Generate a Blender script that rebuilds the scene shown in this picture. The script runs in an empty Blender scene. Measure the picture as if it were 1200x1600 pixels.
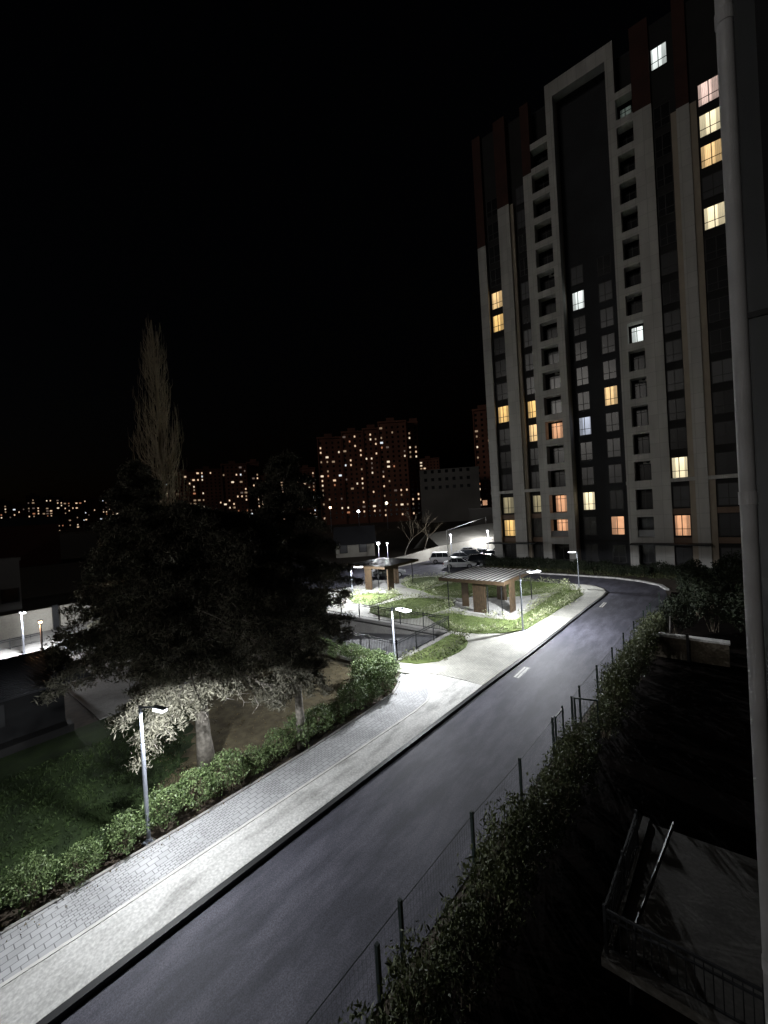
import bpy, bmesh, math, random
from math import radians as R, sin, cos, pi
from mathutils import Vector, Matrix, noise
random.seed(7)
S = bpy.context.scene; C = S.collection
# ------------------------------------------------------------------ camera
# world axes: +y runs along the road, +x to its right; the photographer stands at a window 9 m up
F, H, ROLL, PITCH, YAW = 640.0, 9.0, R(3.4), R(-0.6), R(39.3)
fw = Vector((-sin(YAW)*cos(PITCH), cos(YAW)*cos(PITCH), sin(PITCH)))
rt0 = Vector((cos(YAW), sin(YAW), 0)); up0 = rt0.cross(fw)
rt = rt0*cos(ROLL) - up0*sin(ROLL); up = rt0*sin(ROLL) + up0*cos(ROLL)
cd = bpy.data.cameras.new("camera"); cam = bpy.data.objects.new("camera", cd); C.objects.link(cam)
cd.sensor_fit = 'VERTICAL'; cd.sensor_height = 36; cd.lens = 36*F/1600
cd.clip_start = .1; cd.clip_end = 3000
M = Matrix((rt, up, -fw)).transposed().to_4x4(); M.translation = (0, 0, H); cam.matrix_world = M
S.camera = cam
def ray(px, py): return fw + rt*((px-600)/F) + up*((800-py)/F)
def gp(px, py, z=0.0):                      # point of the plane z seen at a pixel of the photograph
    d = ray(px, py); t = (z-H)/d.z; return Vector((0, 0, H)) + d*t
def far(px, py, dist):                      # point at a horizontal distance along a pixel's ray
    d = ray(px, py); t = dist/math.hypot(d.x, d.y); return Vector((0, 0, H)) + d*t
# ------------------------------------------------------------------ sky, faint city glow, exposure
w = bpy.data.worlds.new("World"); S.world = w; w.use_nodes = True; nt = w.node_tree
sky = nt.nodes.new('ShaderNodeTexSky'); sky.sky_type = 'NISHITA'; sky.sun_disc = False
sky.sun_elevation = R(-4); sky.sun_rotation = R(200)
bg = nt.nodes['Background']; nt.links.new(sky.outputs[0], bg.inputs[0]); bg.inputs[1].default_value = 0.03
sd = bpy.data.lights.new("city_glow", 'SUN'); sd.energy = .15; sd.angle = R(12); sd.color = (1, .95, .89)
so = bpy.data.objects.new("city_glow", sd); C.objects.link(so)
so.rotation_euler = Vector((.25, 1, -.2)).to_track_quat('-Z', 'Y').to_euler()
vs = S.view_settings; vs.view_transform = 'Standard'; vs.look = 'None'; vs.gamma = 1; vs.exposure = 0.0
try: S.cycles.use_denoising = True
except Exception: pass
S.cycles.max_bounces = 5
# ------------------------------------------------------------------ materials
def mat(name, col, rough=.8, metal=0, noise_amt=0, scale=5, bump=0, bscale=None, col2=None, emit=None, estr=0, spec=None, island=0, objrand=0, detail=6):
    m = bpy.data.materials.new(name); m.use_nodes = True; n = m.node_tree; b = n.nodes['Principled BSDF']
    N, L = n.nodes.new, n.links.new
    b.inputs['Roughness'].default_value = rough; b.inputs['Metallic'].default_value = metal
    if spec is not None: b.inputs['Specular IOR Level'].default_value = spec
    c4 = (*col, 1); b.inputs['Base Color'].default_value = c4; last = None
    tc = N('ShaderNodeTexCoord')
    if noise_amt or col2:
        t = N('ShaderNodeTexNoise'); t.inputs['Scale'].default_value = scale; t.inputs['Detail'].default_value = detail
        L(tc.outputs['Object'], t.inputs['Vector'])
        r = N('ShaderNodeValToRGB'); r.color_ramp.elements[0].position = .33; r.color_ramp.elements[1].position = .67
        a = noise_amt
        r.color_ramp.elements[0].color = (*[c*(1-a) for c in col], 1)
        r.color_ramp.elements[1].color = (*(col2 or [min(1, c*(1+a)) for c in col]), 1)
        L(t.outputs['Fac'], r.inputs[0]); last = r.outputs[0]
    if island or objrand:
        if island: g = N('ShaderNodeNewGeometry'); src = g.outputs['Random Per Island']; amt = island
        else: g = N('ShaderNodeObjectInfo'); src = g.outputs['Random']; amt = objrand
        mr = N('ShaderNodeMapRange'); mr.inputs['To Min'].default_value = 1-amt; mr.inputs['To Max'].default_value = 1+amt
        L(src, mr.inputs[0])
        mx = N('ShaderNodeVectorMath'); mx.operation = 'SCALE'
        if last: L(last, mx.inputs[0])
        else: mx.inputs[0].default_value = col
        L(mr.outputs[0], mx.inputs['Scale']); last = mx.outputs[0]
    if last: L(last, b.inputs['Base Color'])
    if bump:
        t2 = N('ShaderNodeTexNoise'); t2.inputs['Scale'].default_value = bscale or scale*8; t2.inputs['Detail'].default_value = 4
        L(tc.outputs['Object'], t2.inputs['Vector'])
        bp = N('ShaderNodeBump'); bp.inputs['Strength'].default_value = bump; bp.inputs['Distance'].default_value = .02
        L(t2.outputs['Fac'], bp.inputs['Height']); L(bp.outputs[0], b.inputs['Normal'])
    if emit: b.inputs['Emission Color'].default_value = (*emit, 1); b.inputs['Emission Strength'].default_value = estr
    return m
def mat_pave(name, col, brickw, rowh, mortar=.012, big=True, warm=(1, 1, 1)):
    m = mat(name, col, .75, bump=0); n = m.node_tree; b = n.nodes['Principled BSDF']; N, L = n.nodes.new, n.links.new
    tc = N('ShaderNodeTexCoord')
    def brick(w_, h_, off):
        mp = N('ShaderNodeMapping'); mp.inputs['Rotation'].default_value = (0, 0, R(90)+off); mp.inputs['Location'].default_value = (0.0, 0.0, 0)
        L(tc.outputs['Object'], mp.inputs[0])
        t = N('ShaderNodeTexBrick'); t.inputs['Scale'].default_value = 1; t.inputs['Brick Width'].default_value = w_; t.inputs['Row Height'].default_value = h_
        t.inputs['Mortar Size'].default_value = mortar; t.inputs['Mortar Smooth'].default_value = .15; t.inputs['Bias'].default_value = -.1
        t.inputs['Color1'].default_value = (*[c*1.07 for c in col], 1); t.inputs['Color2'].default_value = (*[c*.9 for c in col], 1)
        t.inputs['Mortar'].default_value = (*[c*.45 for c in col], 1); t.offset = .5
        L(mp.outputs[0], t.inputs[0]); return t
    b1 = brick(brickw, rowh, 0); out = b1.outputs['Color']; fac = b1.outputs['Fac']
    if big:
        b2 = brick(brickw*.62, rowh*.5, 0)
        sel = N('ShaderNodeTexVoronoi'); sel.inputs['Scale'].default_value = 1.9; sel.distance = 'CHEBYCHEV'
        L(tc.outputs['Object'], sel.inputs['Vector'])
        gt = N('ShaderNodeMath'); gt.operation = 'GREATER_THAN'; gt.inputs[1].default_value = .55
        sx = N('ShaderNodeSeparateColor'); L(sel.outputs['Color'], sx.inputs[0]); L(sx.outputs[0], gt.inputs[0])
        mi = N('ShaderNodeMix'); mi.data_type = 'RGBA'; L(gt.outputs[0], mi.inputs[0]); L(b1.outputs['Color'], mi.inputs[6]); L(b2.outputs['Color'], mi.inputs[7]); out = mi.outputs[2]
    t = N('ShaderNodeTexNoise'); t.inputs['Scale'].default_value = .9; t.inputs['Detail'].default_value = 8; L(tc.outputs['Object'], t.inputs['Vector'])
    mr = N('ShaderNodeMapRange'); mr.inputs['From Min'].default_value = .3; mr.inputs['From Max'].default_value = .7; mr.inputs['To Min'].default_value = .78; mr.inputs['To Max'].default_value = 1.1
    L(t.outputs['Fac'], mr.inputs[0])
    vm = N('ShaderNodeVectorMath'); vm.operation = 'SCALE'; L(out, vm.inputs[0]); L(mr.outputs[0], vm.inputs['Scale']); L(vm.outputs[0], b.inputs['Base Color'])
    bp = N('ShaderNodeBump'); bp.inputs['Strength'].default_value = .5; bp.inputs['Distance'].default_value = .01; bp.invert = True
    L(fac, bp.inputs['Height']); L(bp.outputs[0], b.inputs['Normal'])
    return m
def mat_layered(name, base, blot, scale1, scale2, speck=.25, rough=.85, bump=.3, streak=None, pos=(.35, .68)):
    """surface with big blotches, fine specks and optional long streaks along y"""
    m = mat(name, base, rough); n = m.node_tree; b = n.nodes['Principled BSDF']; N, L = n.nodes.new, n.links.new
    tc = N('ShaderNodeTexCoord'); mp = N('ShaderNodeMapping'); L(tc.outputs['Object'], mp.inputs[0])
    if streak: mp.inputs['Scale'].default_value = streak
    a = N('ShaderNodeTexNoise'); a.inputs['Scale'].default_value = scale1; a.inputs['Detail'].default_value = 9; a.inputs['Roughness'].default_value = .65; L(mp.outputs[0], a.inputs['Vector'])
    c = N('ShaderNodeTexNoise'); c.inputs['Scale'].default_value = scale2; c.inputs['Detail'].default_value = 3; L(tc.outputs['Object'], c.inputs['Vector'])
    r = N('ShaderNodeValToRGB'); r.color_ramp.elements[0].position = pos[0]; r.color_ramp.elements[1].position = pos[1]
    r.color_ramp.elements[0].color = (*base, 1); r.color_ramp.elements[1].color = (*blot, 1); L(a.outputs['Fac'], r.inputs[0])
    mr = N('ShaderNodeMapRange'); mr.inputs['From Min'].default_value = .3; mr.inputs['From Max'].default_value = .7; mr.inputs['To Min'].default_value = 1-speck; mr.inputs['To Max'].default_value = 1+speck
    L(c.outputs['Fac'], mr.inputs[0])
    vm = N('ShaderNodeVectorMath'); vm.operation = 'SCALE'; L(r.outputs[0], vm.inputs[0]); L(mr.outputs[0], vm.inputs['Scale']); L(vm.outputs[0], b.inputs['Base Color'])
    bp = N('ShaderNodeBump'); bp.inputs['Strength'].default_value = bump; bp.inputs['Distance'].default_value = .01
    L(c.outputs['Fac'], bp.inputs['Height']); L(bp.outputs[0], b.inputs['Normal'])
    return m
def mat_lit(name, col, strength, fold=14, dim=.55):
    m = bpy.data.materials.new(name); m.use_nodes = True; n = m.node_tree; b = n.nodes['Principled BSDF']; N, L = n.nodes.new, n.links.new
    b.inputs['Base Color'].default_value = (.2, .2, .2, 1); b.inputs['Roughness'].default_value = .4
    tc = N('ShaderNodeTexCoord'); wv = N('ShaderNodeTexWave'); wv.inputs['Scale'].default_value = fold/6; wv.inputs['Distortion'].default_value = 2.5; wv.inputs['Detail'].default_value = 2
    L(tc.outputs['Object'], wv.inputs['Vector'])
    ns = N('ShaderNodeTexNoise'); ns.inputs['Scale'].default_value = 1.3; ns.noise_dimensions = '4D'; L(tc.outputs['Object'], ns.inputs['Vector'])
    oi = N('ShaderNodeObjectInfo'); ml = N('ShaderNodeMath'); ml.operation = 'MULTIPLY'; ml.inputs[1].default_value = 40; L(oi.outputs['Random'], ml.inputs[0]); L(ml.outputs[0], ns.inputs['W'])
    ad = N('ShaderNodeMath'); ad.operation = 'MULTIPLY'; L(wv.outputs['Fac'], ad.inputs[0]); ad.inputs[1].default_value = .6
    a2 = N('ShaderNodeMath'); a2.operation = 'ADD'; L(ad.outputs[0], a2.inputs[0]); L(ns.outputs['Fac'], a2.inputs[1])
    mr = N('ShaderNodeMapRange'); mr.inputs['From Min'].default_value = .35; mr.inputs['From Max'].default_value = 1.0; mr.inputs['To Min'].default_value = strength*dim; mr.inputs['To Max'].default_value = strength*1.15
    L(a2.outputs[0], mr.inputs[0])
    sp = N('ShaderNodeSeparateXYZ'); L(tc.outputs['Object'], sp.inputs[0])
    o2 = N('ShaderNodeMath'); o2.operation = 'MULTIPLY'; o2.inputs[1].default_value = 7.31; L(oi.outputs['Random'], o2.inputs[0]); fr_ = N('ShaderNodeMath'); fr_.operation = 'FRACT'; L(o2.outputs[0], fr_.inputs[0])
    sh = N('ShaderNodeMath'); sh.operation = 'SUBTRACT'; L(sp.outputs[0], sh.inputs[0]); sh2 = N('ShaderNodeMath'); sh2.operation = 'MULTIPLY_ADD'; L(fr_.outputs[0], sh2.inputs[0]); sh2.inputs[1].default_value = .5; sh2.inputs[2].default_value = -.25; L(sh2.outputs[0], sh.inputs[1])
    ab = N('ShaderNodeMath'); ab.operation = 'ABSOLUTE'; L(sh.outputs[0], ab.inputs[0])
    cu = N('ShaderNodeMapRange'); cu.inputs['From Min'].default_value = .36; cu.inputs['From Max'].default_value = .44; cu.inputs['To Min'].default_value = 1.12; cu.inputs['To Max'].default_value = .5; L(ab.outputs[0], cu.inputs[0])
    m1 = N('ShaderNodeMath'); m1.operation = 'MULTIPLY'; L(mr.outputs[0], m1.inputs[0]); L(cu.outputs[0], m1.inputs[1])
    vr = N('ShaderNodeMapRange'); vr.inputs['From Min'].default_value = .1; vr.inputs['From Max'].default_value = 2.2; vr.inputs['To Min'].default_value = .72; vr.inputs['To Max'].default_value = 1.1; L(sp.outputs[2], vr.inputs[0])
    m2 = N('ShaderNodeMath'); m2.operation = 'MULTIPLY'; L(m1.outputs[0], m2.inputs[0]); L(vr.outputs[0], m2.inputs[1])
    L(m2.outputs[0], b.inputs['Emission Strength'])
    b.inputs['Emission Color'].default_value = (*col, 1)
    return m
def flat(name, col, st):
    return mat(name, (.1, .1, .1), emit=col, estr=st)
m_soil = mat('soil', (.045, .034, .024), .95, col2=(.085, .065, .045), scale=3, bump=.8, bscale=25)
m_litter = mat('litter', (.075, .06, .033), .95, col2=(.15, .125, .07), scale=2.2, bump=1, bscale=30)
m_asph = mat_layered('asphalt', (.042, .042, .058), (.094, .092, .118), 1.0, 38, .45, .72, .35, (1.6, .4, 1), (.41, .63))
m_asph2 = mat_layered('ramp_asphalt', (.15, .15, .165), (.21, .21, .22), .5, 60, .25, .7, .4)
m_conc = mat_layered('concrete', (.36, .353, .335), (.60, .59, .565), 1.3, 16, .2, .85, .5, (1.6, .5, 1), (.34, .54))
m_conc2 = mat_layered('rough_concrete', (.27, .26, .25), (.36, .35, .33), 1.2, 14, .15, .9, .4)
m_white = mat('white_kerb', (.6, .59, .56), .7, noise_amt=.12, scale=3)
m_paver = mat_pave('pavers', (.45, .45, .455), .27, .18, .010)
m_plaza = mat_pave('plaza_pavers', (.47, .46, .41), .22, .12, .006, False)
m_black = mat('black_and_kerb_shade', (.012, .012, .013), .6)  # kerb's shaded face and cast shadow put into its colour; also marking beds
m_grass = mat('grass', (.085, .125, .03), .9, col2=(.17, .22, .07), scale=1.6, bump=1, bscale=70)
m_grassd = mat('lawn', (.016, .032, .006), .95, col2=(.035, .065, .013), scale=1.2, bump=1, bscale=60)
m_leaf = mat('hedge_leaf', (.085, .13, .045), .55, col2=(.18, .245, .10), scale=2.5, island=.5)
m_leaf2 = mat('shrub_leaf', (.05, .062, .02), .6, col2=(.10, .115, .045), scale=2, island=.5)
m_leaf3 = mat('border_leaf', (.17, .2, .09), .5, col2=(.42, .44, .28), scale=6, island=.4)
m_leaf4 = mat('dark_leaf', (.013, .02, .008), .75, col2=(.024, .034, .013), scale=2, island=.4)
m_needle = mat('needles', (.125, .12, .085), .75, col2=(.20, .19, .145), scale=2, island=.5)
m_bark = mat('bark', (.16, .145, .12), .95, col2=(.33, .30, .26), scale=8, bump=1, bscale=30)
m_bark2 = mat('poplar_bark', (.3, .25, .18), .9, col2=(.45, .37, .26), scale=1.0)
m_twig = mat('twig', (.16, .13, .09), .9, noise_amt=.3, scale=6)
m_steel = mat('lamp_steel', (.30, .32, .37), .4, .35, noise_amt=.1, scale=3)
m_dark = mat('dark_metal', (.02, .021, .023), .5, .3, noise_amt=.3, scale=6)
m_green = mat('fence_green', (.012, .022, .018), .5, .2)
m_clad = mat('white_cladding', (.56, .53, .49), .85, noise_amt=.05, scale=.5)
def panel_joints(m, col, w_, h_, dark=.72):
    n = m.node_tree; b = n.nodes['Principled BSDF']; N, L = n.nodes.new, n.links.new
    tc = N('ShaderNodeTexCoord'); mp = N('ShaderNodeMapping'); mp.inputs['Rotation'].default_value = (R(90), 0, 0); L(tc.outputs['Object'], mp.inputs[0])
    t = N('ShaderNodeTexBrick'); t.offset = 0; t.inputs['Scale'].default_value = 1; t.inputs['Brick Width'].default_value = w_; t.inputs['Row Height'].default_value = h_; t.inputs['Mortar Size'].default_value = .025; t.inputs['Mortar Smooth'].default_value = .3
    t.inputs['Color1'].default_value = (*[c*1.05 for c in col], 1); t.inputs['Color2'].default_value = (*[c*.93 for c in col], 1); t.inputs['Mortar'].default_value = (*[c*dark for c in col], 1); L(mp.outputs[0], t.inputs[0])
    mp2 = N('ShaderNodeMapping'); mp2.inputs['Scale'].default_value = (.9, .9, .12); L(tc.outputs['Object'], mp2.inputs[0])
    ns = N('ShaderNodeTexNoise'); ns.inputs['Scale'].default_value = 1.2; ns.inputs['Detail'].default_value = 7; L(mp2.outputs[0], ns.inputs['Vector'])
    mr = N('ShaderNodeMapRange'); mr.inputs['From Min'].default_value = .3; mr.inputs['From Max'].default_value = .7; mr.inputs['To Min'].default_value = .84; mr.inputs['To Max'].default_value = 1.08; L(ns.outputs['Fac'], mr.inputs[0])
    vm = N('ShaderNodeVectorMath'); vm.operation = 'SCALE'; L(t.outputs['Color'], vm.inputs[0]); L(mr.outputs[0], vm.inputs['Scale']); L(vm.outputs[0], b.inputs['Base Color'])
panel_joints(m_clad, (.545, .53, .50), 1.07, 1.6)
m_beige = mat('beige_render', (.40, .34, .27), .9, noise_amt=.08, scale=.6)
m_char = mat('charcoal_cladding', (.027, .028, .032), .85, noise_amt=.2, scale=.35)
m_char2 = mat('black_cladding', (.014, .013, .013), .8, noise_amt=.25, scale=.5)
m_red = mat('rust_red_cladding', (.05, .015, .009), .8, noise_amt=.25, scale=.4)
m_brownsp = mat('brown_spandrel', (.22, .15, .11), .85, noise_amt=.1, scale=1)
m_frame = mat('window_frame', (.012, .011, .011), .5)
m_glass = mat('dark_glass', (.06, .06, .063), .25, objrand=.95)
m_glassd = mat('black_glass', (.012, .012, .013), .2, objrand=.6)
m_wood = mat('pergola_wood', (.052, .034, .018), .65, col2=(.088, .056, .029), scale=4)
m_slat = mat('pergola_slat', (.62, .61, .58), .5, noise_amt=.1)
m_wall = mat('city_wall', (.22, .09, .06), .9, noise_amt=.3, scale=.08)
m_wall2 = mat('city_wall_grey', (.2, .19, .18), .9, noise_amt=.25, scale=.05)
m_roof = mat('metal_roof', (.11, .11, .12), .35, .5)
m_plast = mat_layered('pale_render', (.34, .32, .28), (.45, .43, .38), .5, 9, .1, .9, .3)
m_terr = mat_layered('terrace_concrete', (.10, .095, .085), (.16, .15, .135), 1.0, 14, .2, .9, .4)
m_stone = mat_layered('yard_stone', (.07, .058, .042), (.15, .125, .09), 1.5, 9, .3, .95, 1)
L_warm = mat_lit('lit_warm', (1, .66, .30), 1.0); L_amber = mat_lit('lit_amber', (1, .62, .20), 1.05)
L_peach = mat_lit('lit_peach', (1, .50, .26), .85); L_white = mat_lit('lit_white', (.86, .93, .90), 1.1, dim=.75)
L_cream = mat_lit('lit_cream', (1, .86, .55), 1.15, dim=.8); L_dim = mat_lit('lit_dim', (.9, .75, .4), .32); L_cool = mat_lit('lit_cool', (.75, .82, 1), .62)
L_grey = mat_lit('lit_grey', (.62, .78, .68), .10, dim=.1); L_pink = mat_lit('lit_pink', (1, .72, .62), .95)
E_led = flat('led_lens', (.93, .96, 1), 9); E_small = flat('led_small', (.95, .97, 1), 14); E_orange = flat('sodium_lens', (1, .62, .35), 9)
E_w = [flat('far_window_warm', (1, .70, .46), .9), flat('far_window_cream', (1, .82, .6), .95), flat('far_window_cool', (.85, .93, 1), 1.0), flat('far_window_red', (1, .42, .22), .4), flat('far_window_dim', (1, .7, .45), .3), flat('far_window_dull', (.8, .6, .5), .14)]
# ------------------------------------------------------------------ mesh builder
class MB:
    def __init__(s): s.v = []; s.f = []; s.mi = []; s.cur = 0
    def add(s, vs, fs):
        o = len(s.v); s.v += [tuple(v) for v in vs]; s.f += [tuple(i+o for i in f) for f in fs]; s.mi += [s.cur]*len(fs); return s
    def box(s, x0, x1, y0, y1, z0, z1):
        return s.add([(x, y, z) for z in (z0, z1) for x, y in ((x0, y0), (x1, y0), (x1, y1), (x0, y1))],
                     [(3, 2, 1, 0), (4, 5, 6, 7), (0, 1, 5, 4), (1, 2, 6, 5), (2, 3, 7, 6), (3, 0, 4, 7)])
    def bar(s, a, b, wx, wz=None):          # rectangular bar between two points
        a, b = Vector(a), Vector(b); d = (b-a).normalized(); u = Vector((0, 0, 1)) if abs(d.z) < .9 else Vector((1, 0, 0))
        sx = d.cross(u).normalized(); uz = sx.cross(d); wz = wz or wx
        q = [(-1, -1), (1, -1), (1, 1), (-1, 1)]
        return s.add([p + sx*i*wx/2 + uz*j*wz/2 for p in (a, b) for i, j in q], [(3, 2, 1, 0), (4, 5, 6, 7), (0, 1, 5, 4), (1, 2, 6, 5), (2, 3, 7, 6), (3, 0, 4, 7)])
    def tube(s, pts, rad, n=6, cap=True):
        pts = [Vector(p) for p in pts]; vs = []; fs = []
        if not hasattr(rad, '__len__'): rad = [rad]*len(pts)
        for i, p in enumerate(pts):
            d = (pts[min(i+1, len(pts)-1)] - pts[max(i-1, 0)]).normalized()
            u = Vector((0, 0, 1)) if abs(d.z) < .95 else Vector((1, 0, 0)); a = d.cross(u).normalized(); b = a.cross(d)
            vs += [p + (a*cos(2*pi*k/n) + b*sin(2*pi*k/n))*rad[i] for k in range(n)]
        for i in range(len(pts)-1):
            for k in range(n):
                k2 = (k+1) % n; fs.append((i*n+k, i*n+k2, (i+1)*n+k2, (i+1)*n+k))
        if cap: fs += [tuple(range(n-1, -1, -1)), tuple((len(pts)-1)*n+k for k in range(n))]
        return s.add(vs, fs)
    def cyl(s, c, r, h, n=16, axis='z'):
        c = Vector(c); ax = {'x': (1, 0, 0), 'y': (0, 1, 0), 'z': (0, 0, 1)}[axis]; return s.tube([c, c+Vector(ax)*h], r, n)
    def prism(s, poly, z0, z1, holes=()):   # polygon slab, holes allowed
        bm = bmesh.new(); loops = [list(poly)] + [list(h) for h in holes]; es = []
        for lp in loops:
            vv = [bm.verts.new((p[0], p[1], z1)) for p in lp]; es += [bm.edges.new((vv[i], vv[(i+1) % len(vv)])) for i in range(len(vv))]
        bmesh.ops.triangle_fill(bm, use_beauty=True, use_dissolve=False, edges=es)
        bm.normal_update()
        for f in bm.faces:
            if f.normal.z < 0: f.normal_flip()
        bm.verts.index_update(); s.add([v.co for v in bm.verts], [[v.index for v in f.verts] for f in bm.faces]); bm.free()
        for k, lp in enumerate(loops):
            n = len(lp); ar = sum(lp[i][0]*lp[(i+1) % n][1]-lp[(i+1) % n][0]*lp[i][1] for i in range(n))
            if (ar < 0) != (k > 0): lp = lp[::-1]
            s.add([(p[0], p[1], z0) for p in lp] + [(p[0], p[1], z1) for p in lp], [(i, (i+1) % n, n+(i+1) % n, n+i) for i in range(n)])
        return s
    def leaves(s, pts, n, size, asp=.45, spread=.1, rng=random, upbias=0):
        vs = []; fs = []; o = 0
        for p in pts:
            for _ in range(n):
                c = Vector(p) + Vector((rng.gauss(0, spread), rng.gauss(0, spread), rng.gauss(0, spread*.8)))
                d = Vector((rng.gauss(0, 1), rng.gauss(0, 1), rng.gauss(0, 1)+upbias)).normalized()
                e = d.cross(Vector((rng.gauss(0, 1), rng.gauss(0, 1), rng.gauss(0, 1)))).normalized()
                l = size*rng.uniform(.6, 1.3); wd = l*asp
                vs += [c-d*l*.5, c+e*wd*.5, c+d*l*.5, c-e*wd*.5]; fs.append((o, o+1, o+2, o+3)); o += 4
        return s.add(vs, fs)
def mesh(name, mb, mats, smooth=False):
    me = bpy.data.meshes.new(name); me.from_pydata(mb.v, [], mb.f)
    for m in (mats if isinstance(mats, (list, tuple)) else [mats]): me.materials.append(m)
    if any(mb.mi): me.polygons.foreach_set('material_index', mb.mi)
    if smooth: me.polygons.foreach_set('use_smooth', [True]*len(mb.f))
    me.update(); return me
def rootof(o):
    while o.parent: o = o.parent
    return o
def obj(name, mb, mats, parent=None, local=True, smooth=False, loc=None):
    """one mesh object; local=False: the builder holds world coordinates"""
    if parent is not None and not local:
        r = rootof(parent); T = (Matrix.Translation(r.location) @ r.rotation_euler.to_matrix().to_4x4()).inverted()
        mb.v = [tuple(T @ Vector(v)) for v in mb.v]
    o = bpy.data.objects.new(name, mb if isinstance(mb, bpy.types.Mesh) else mesh(name, mb, mats, smooth)); C.objects.link(o)
    if parent is not None: o.parent = parent
    if loc is not None: o.location = loc
    return o
def tag(o, label=None, cat=None, group=None, kind=None):
    for k, v in (('label', label), ('category', cat), ('group', group), ('kind', kind)):
        if v: o[k] = v
    return o
def thing(name, label, cat, loc=(0, 0, 0), rz=0, group=None):
    o = bpy.data.objects.new(name, None); C.objects.link(o); o.location = loc; o.rotation_euler = (0, 0, rz); o.empty_display_size = .3
    return tag(o, label, cat, group)
def struct(name, mb, m): return tag(obj(name, mb, m), kind='structure')
def dup(o, loc=None, rz=None, label=None, scale=None, parent=None):
    c = o.copy(); C.objects.link(c)
    if parent is not None: c.parent = parent
    if loc is not None: c.location = loc
    if rz is not None: c.rotation_euler = (0, 0, rz)
    if scale is not None: c.scale = scale
    if label: c['label'] = label
    for ch in list(o.children): dup(ch, parent=c)
    return c
ORD = ['first', 'second', 'third', 'fourth', 'fifth', 'sixth', 'seventh', 'eighth', 'ninth', 'tenth', 'eleventh', 'twelfth', 'thirteenth', 'fourteenth', 'fifteenth', 'sixteenth', 'seventeenth', 'eighteenth', 'nineteenth', 'twentieth', 'twenty-first', 'twenty-second', 'twenty-third', 'twenty-fourth', 'twenty-fifth', 'twenty-sixth']
def P(z, *px): return [tuple(gp(x, y, z))[:2] for x, y in px]
def arc(cx, cy, r, a0, a1, n=8, ry=None):
    return [(cx + r*cos(R(a0+(a1-a0)*i/n)), cy + (ry or r)*sin(R(a0+(a1-a0)*i/n))) for i in range(n+1)]
# ------------------------------------------------------------------ ground, roads, pavements
RAMP = [(-14.9, 18.55), (-14.9, 23.95), (-40, 23.95), (-40, 18.55)]
g = MB(); g.prism([(-900, -60), (900, -60), (900, 1200), (-900, 1200)], -.1, 0, [RAMP]); struct('ground', g, m_soil)
KERB = [(-9.95, -14), (-9.72, 0), (-9.57, 4), (-9.36, 9.3), (-9.03, 17.5), (-8.72, 23.3), (-8.55, 28), (-8.3, 36), (-8.12, 39.6)]
FEN = [(-5.2, -14), (-5.06, 2), (-4.98, 5.87), (-4.91, 8.65), (-4.75, 11.31), (-4.67, 14.07), (-4.55, 17.04), (-4.44, 19.5), (-4.25, 24.8), (-4.12, 27.3), (-3.95, 31.4), (-3.7, 38)]
TIP = [(-8.12, 39.9), (-8.16, 41.4), (-8.6, 42.7), (-9.35, 43.6), (-10.2, 44.1)]
NORTH = [(-12.2, 44.2), (-16.3, 44.3), (-22, 44.3), (-26.2, 44.1), (-28.6, 43), (-30.4, 40.8), (-32, 37.5), (-33.2, 34.5), (-36, 30.5), (-42, 27)]
FARK = [(-4.1, 44.6), (-4.8, 46.4), (-6.47, 47.84), (-8.9, 48.8), (-12.8, 49.1), (-18, 49.15), (-24.9, 49.15)]
KL = KERB + TIP + NORTH
road = [(x+.02, y) for x, y in KL] + [(-60, 27), (-60, 45)] + [(-37.2, 46.5), (-37, 50), (-36.4, 59), (-31.6, 68.5), (-26.5, 72), (-25.4, 60)] + FARK[::-1] + [(-3.6, 41)] + [(x-.12, y) for x, y in FEN[::-1]]
struct('road', MB().prism(road, 0, .02), m_asph)
# pavement block on the left of the road (0.14 m above the asphalt)
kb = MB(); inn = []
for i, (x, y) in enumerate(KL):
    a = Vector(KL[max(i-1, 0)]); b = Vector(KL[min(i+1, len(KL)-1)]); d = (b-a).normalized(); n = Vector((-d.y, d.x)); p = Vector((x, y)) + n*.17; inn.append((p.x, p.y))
kb.prism(KL + inn[::-1], .0, .135); struct('kerb', kb, m_black)  # near-black strip stands for shade along the kerb
JOINT = [(-11.45, -14), (-11.14, 1.02), (-11.02, 2.6), (-10.93, 4.66), (-10.78, 7.5), (-10.61, 10.65), (-10.47, 14.2), (-10.55, 15.2), (-10.85, 15.95), (-11.45, 16.6), (-12.28, 17.0), (-13.1, 17.1)]
i0 = [p for p in inn if p[1] <= 17.6]
k0 = 5
APRON = [(-9.2, 17.97), (-10.2, 18.0), (-11.3, 17.95), (-12.2, 17.8), (-13.0, 17.35)]
ikerb = [p for p in inn[:len(KERB)] if p[1] < 17.9]
struct('concrete_pavement', MB().prism(ikerb + [(-9.2, 17.9)] + APRON + [(x, y) for x, y in JOINT[::-1]], 0, .14), m_conc)
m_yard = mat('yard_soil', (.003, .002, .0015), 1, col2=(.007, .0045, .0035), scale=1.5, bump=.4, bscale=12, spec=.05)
struct('yard', MB().prism([(x+.1, y) for x, y in FEN] + [(-3.6, 44), (8, 44), (8, -14)], 0, .012), m_yard)
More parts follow.
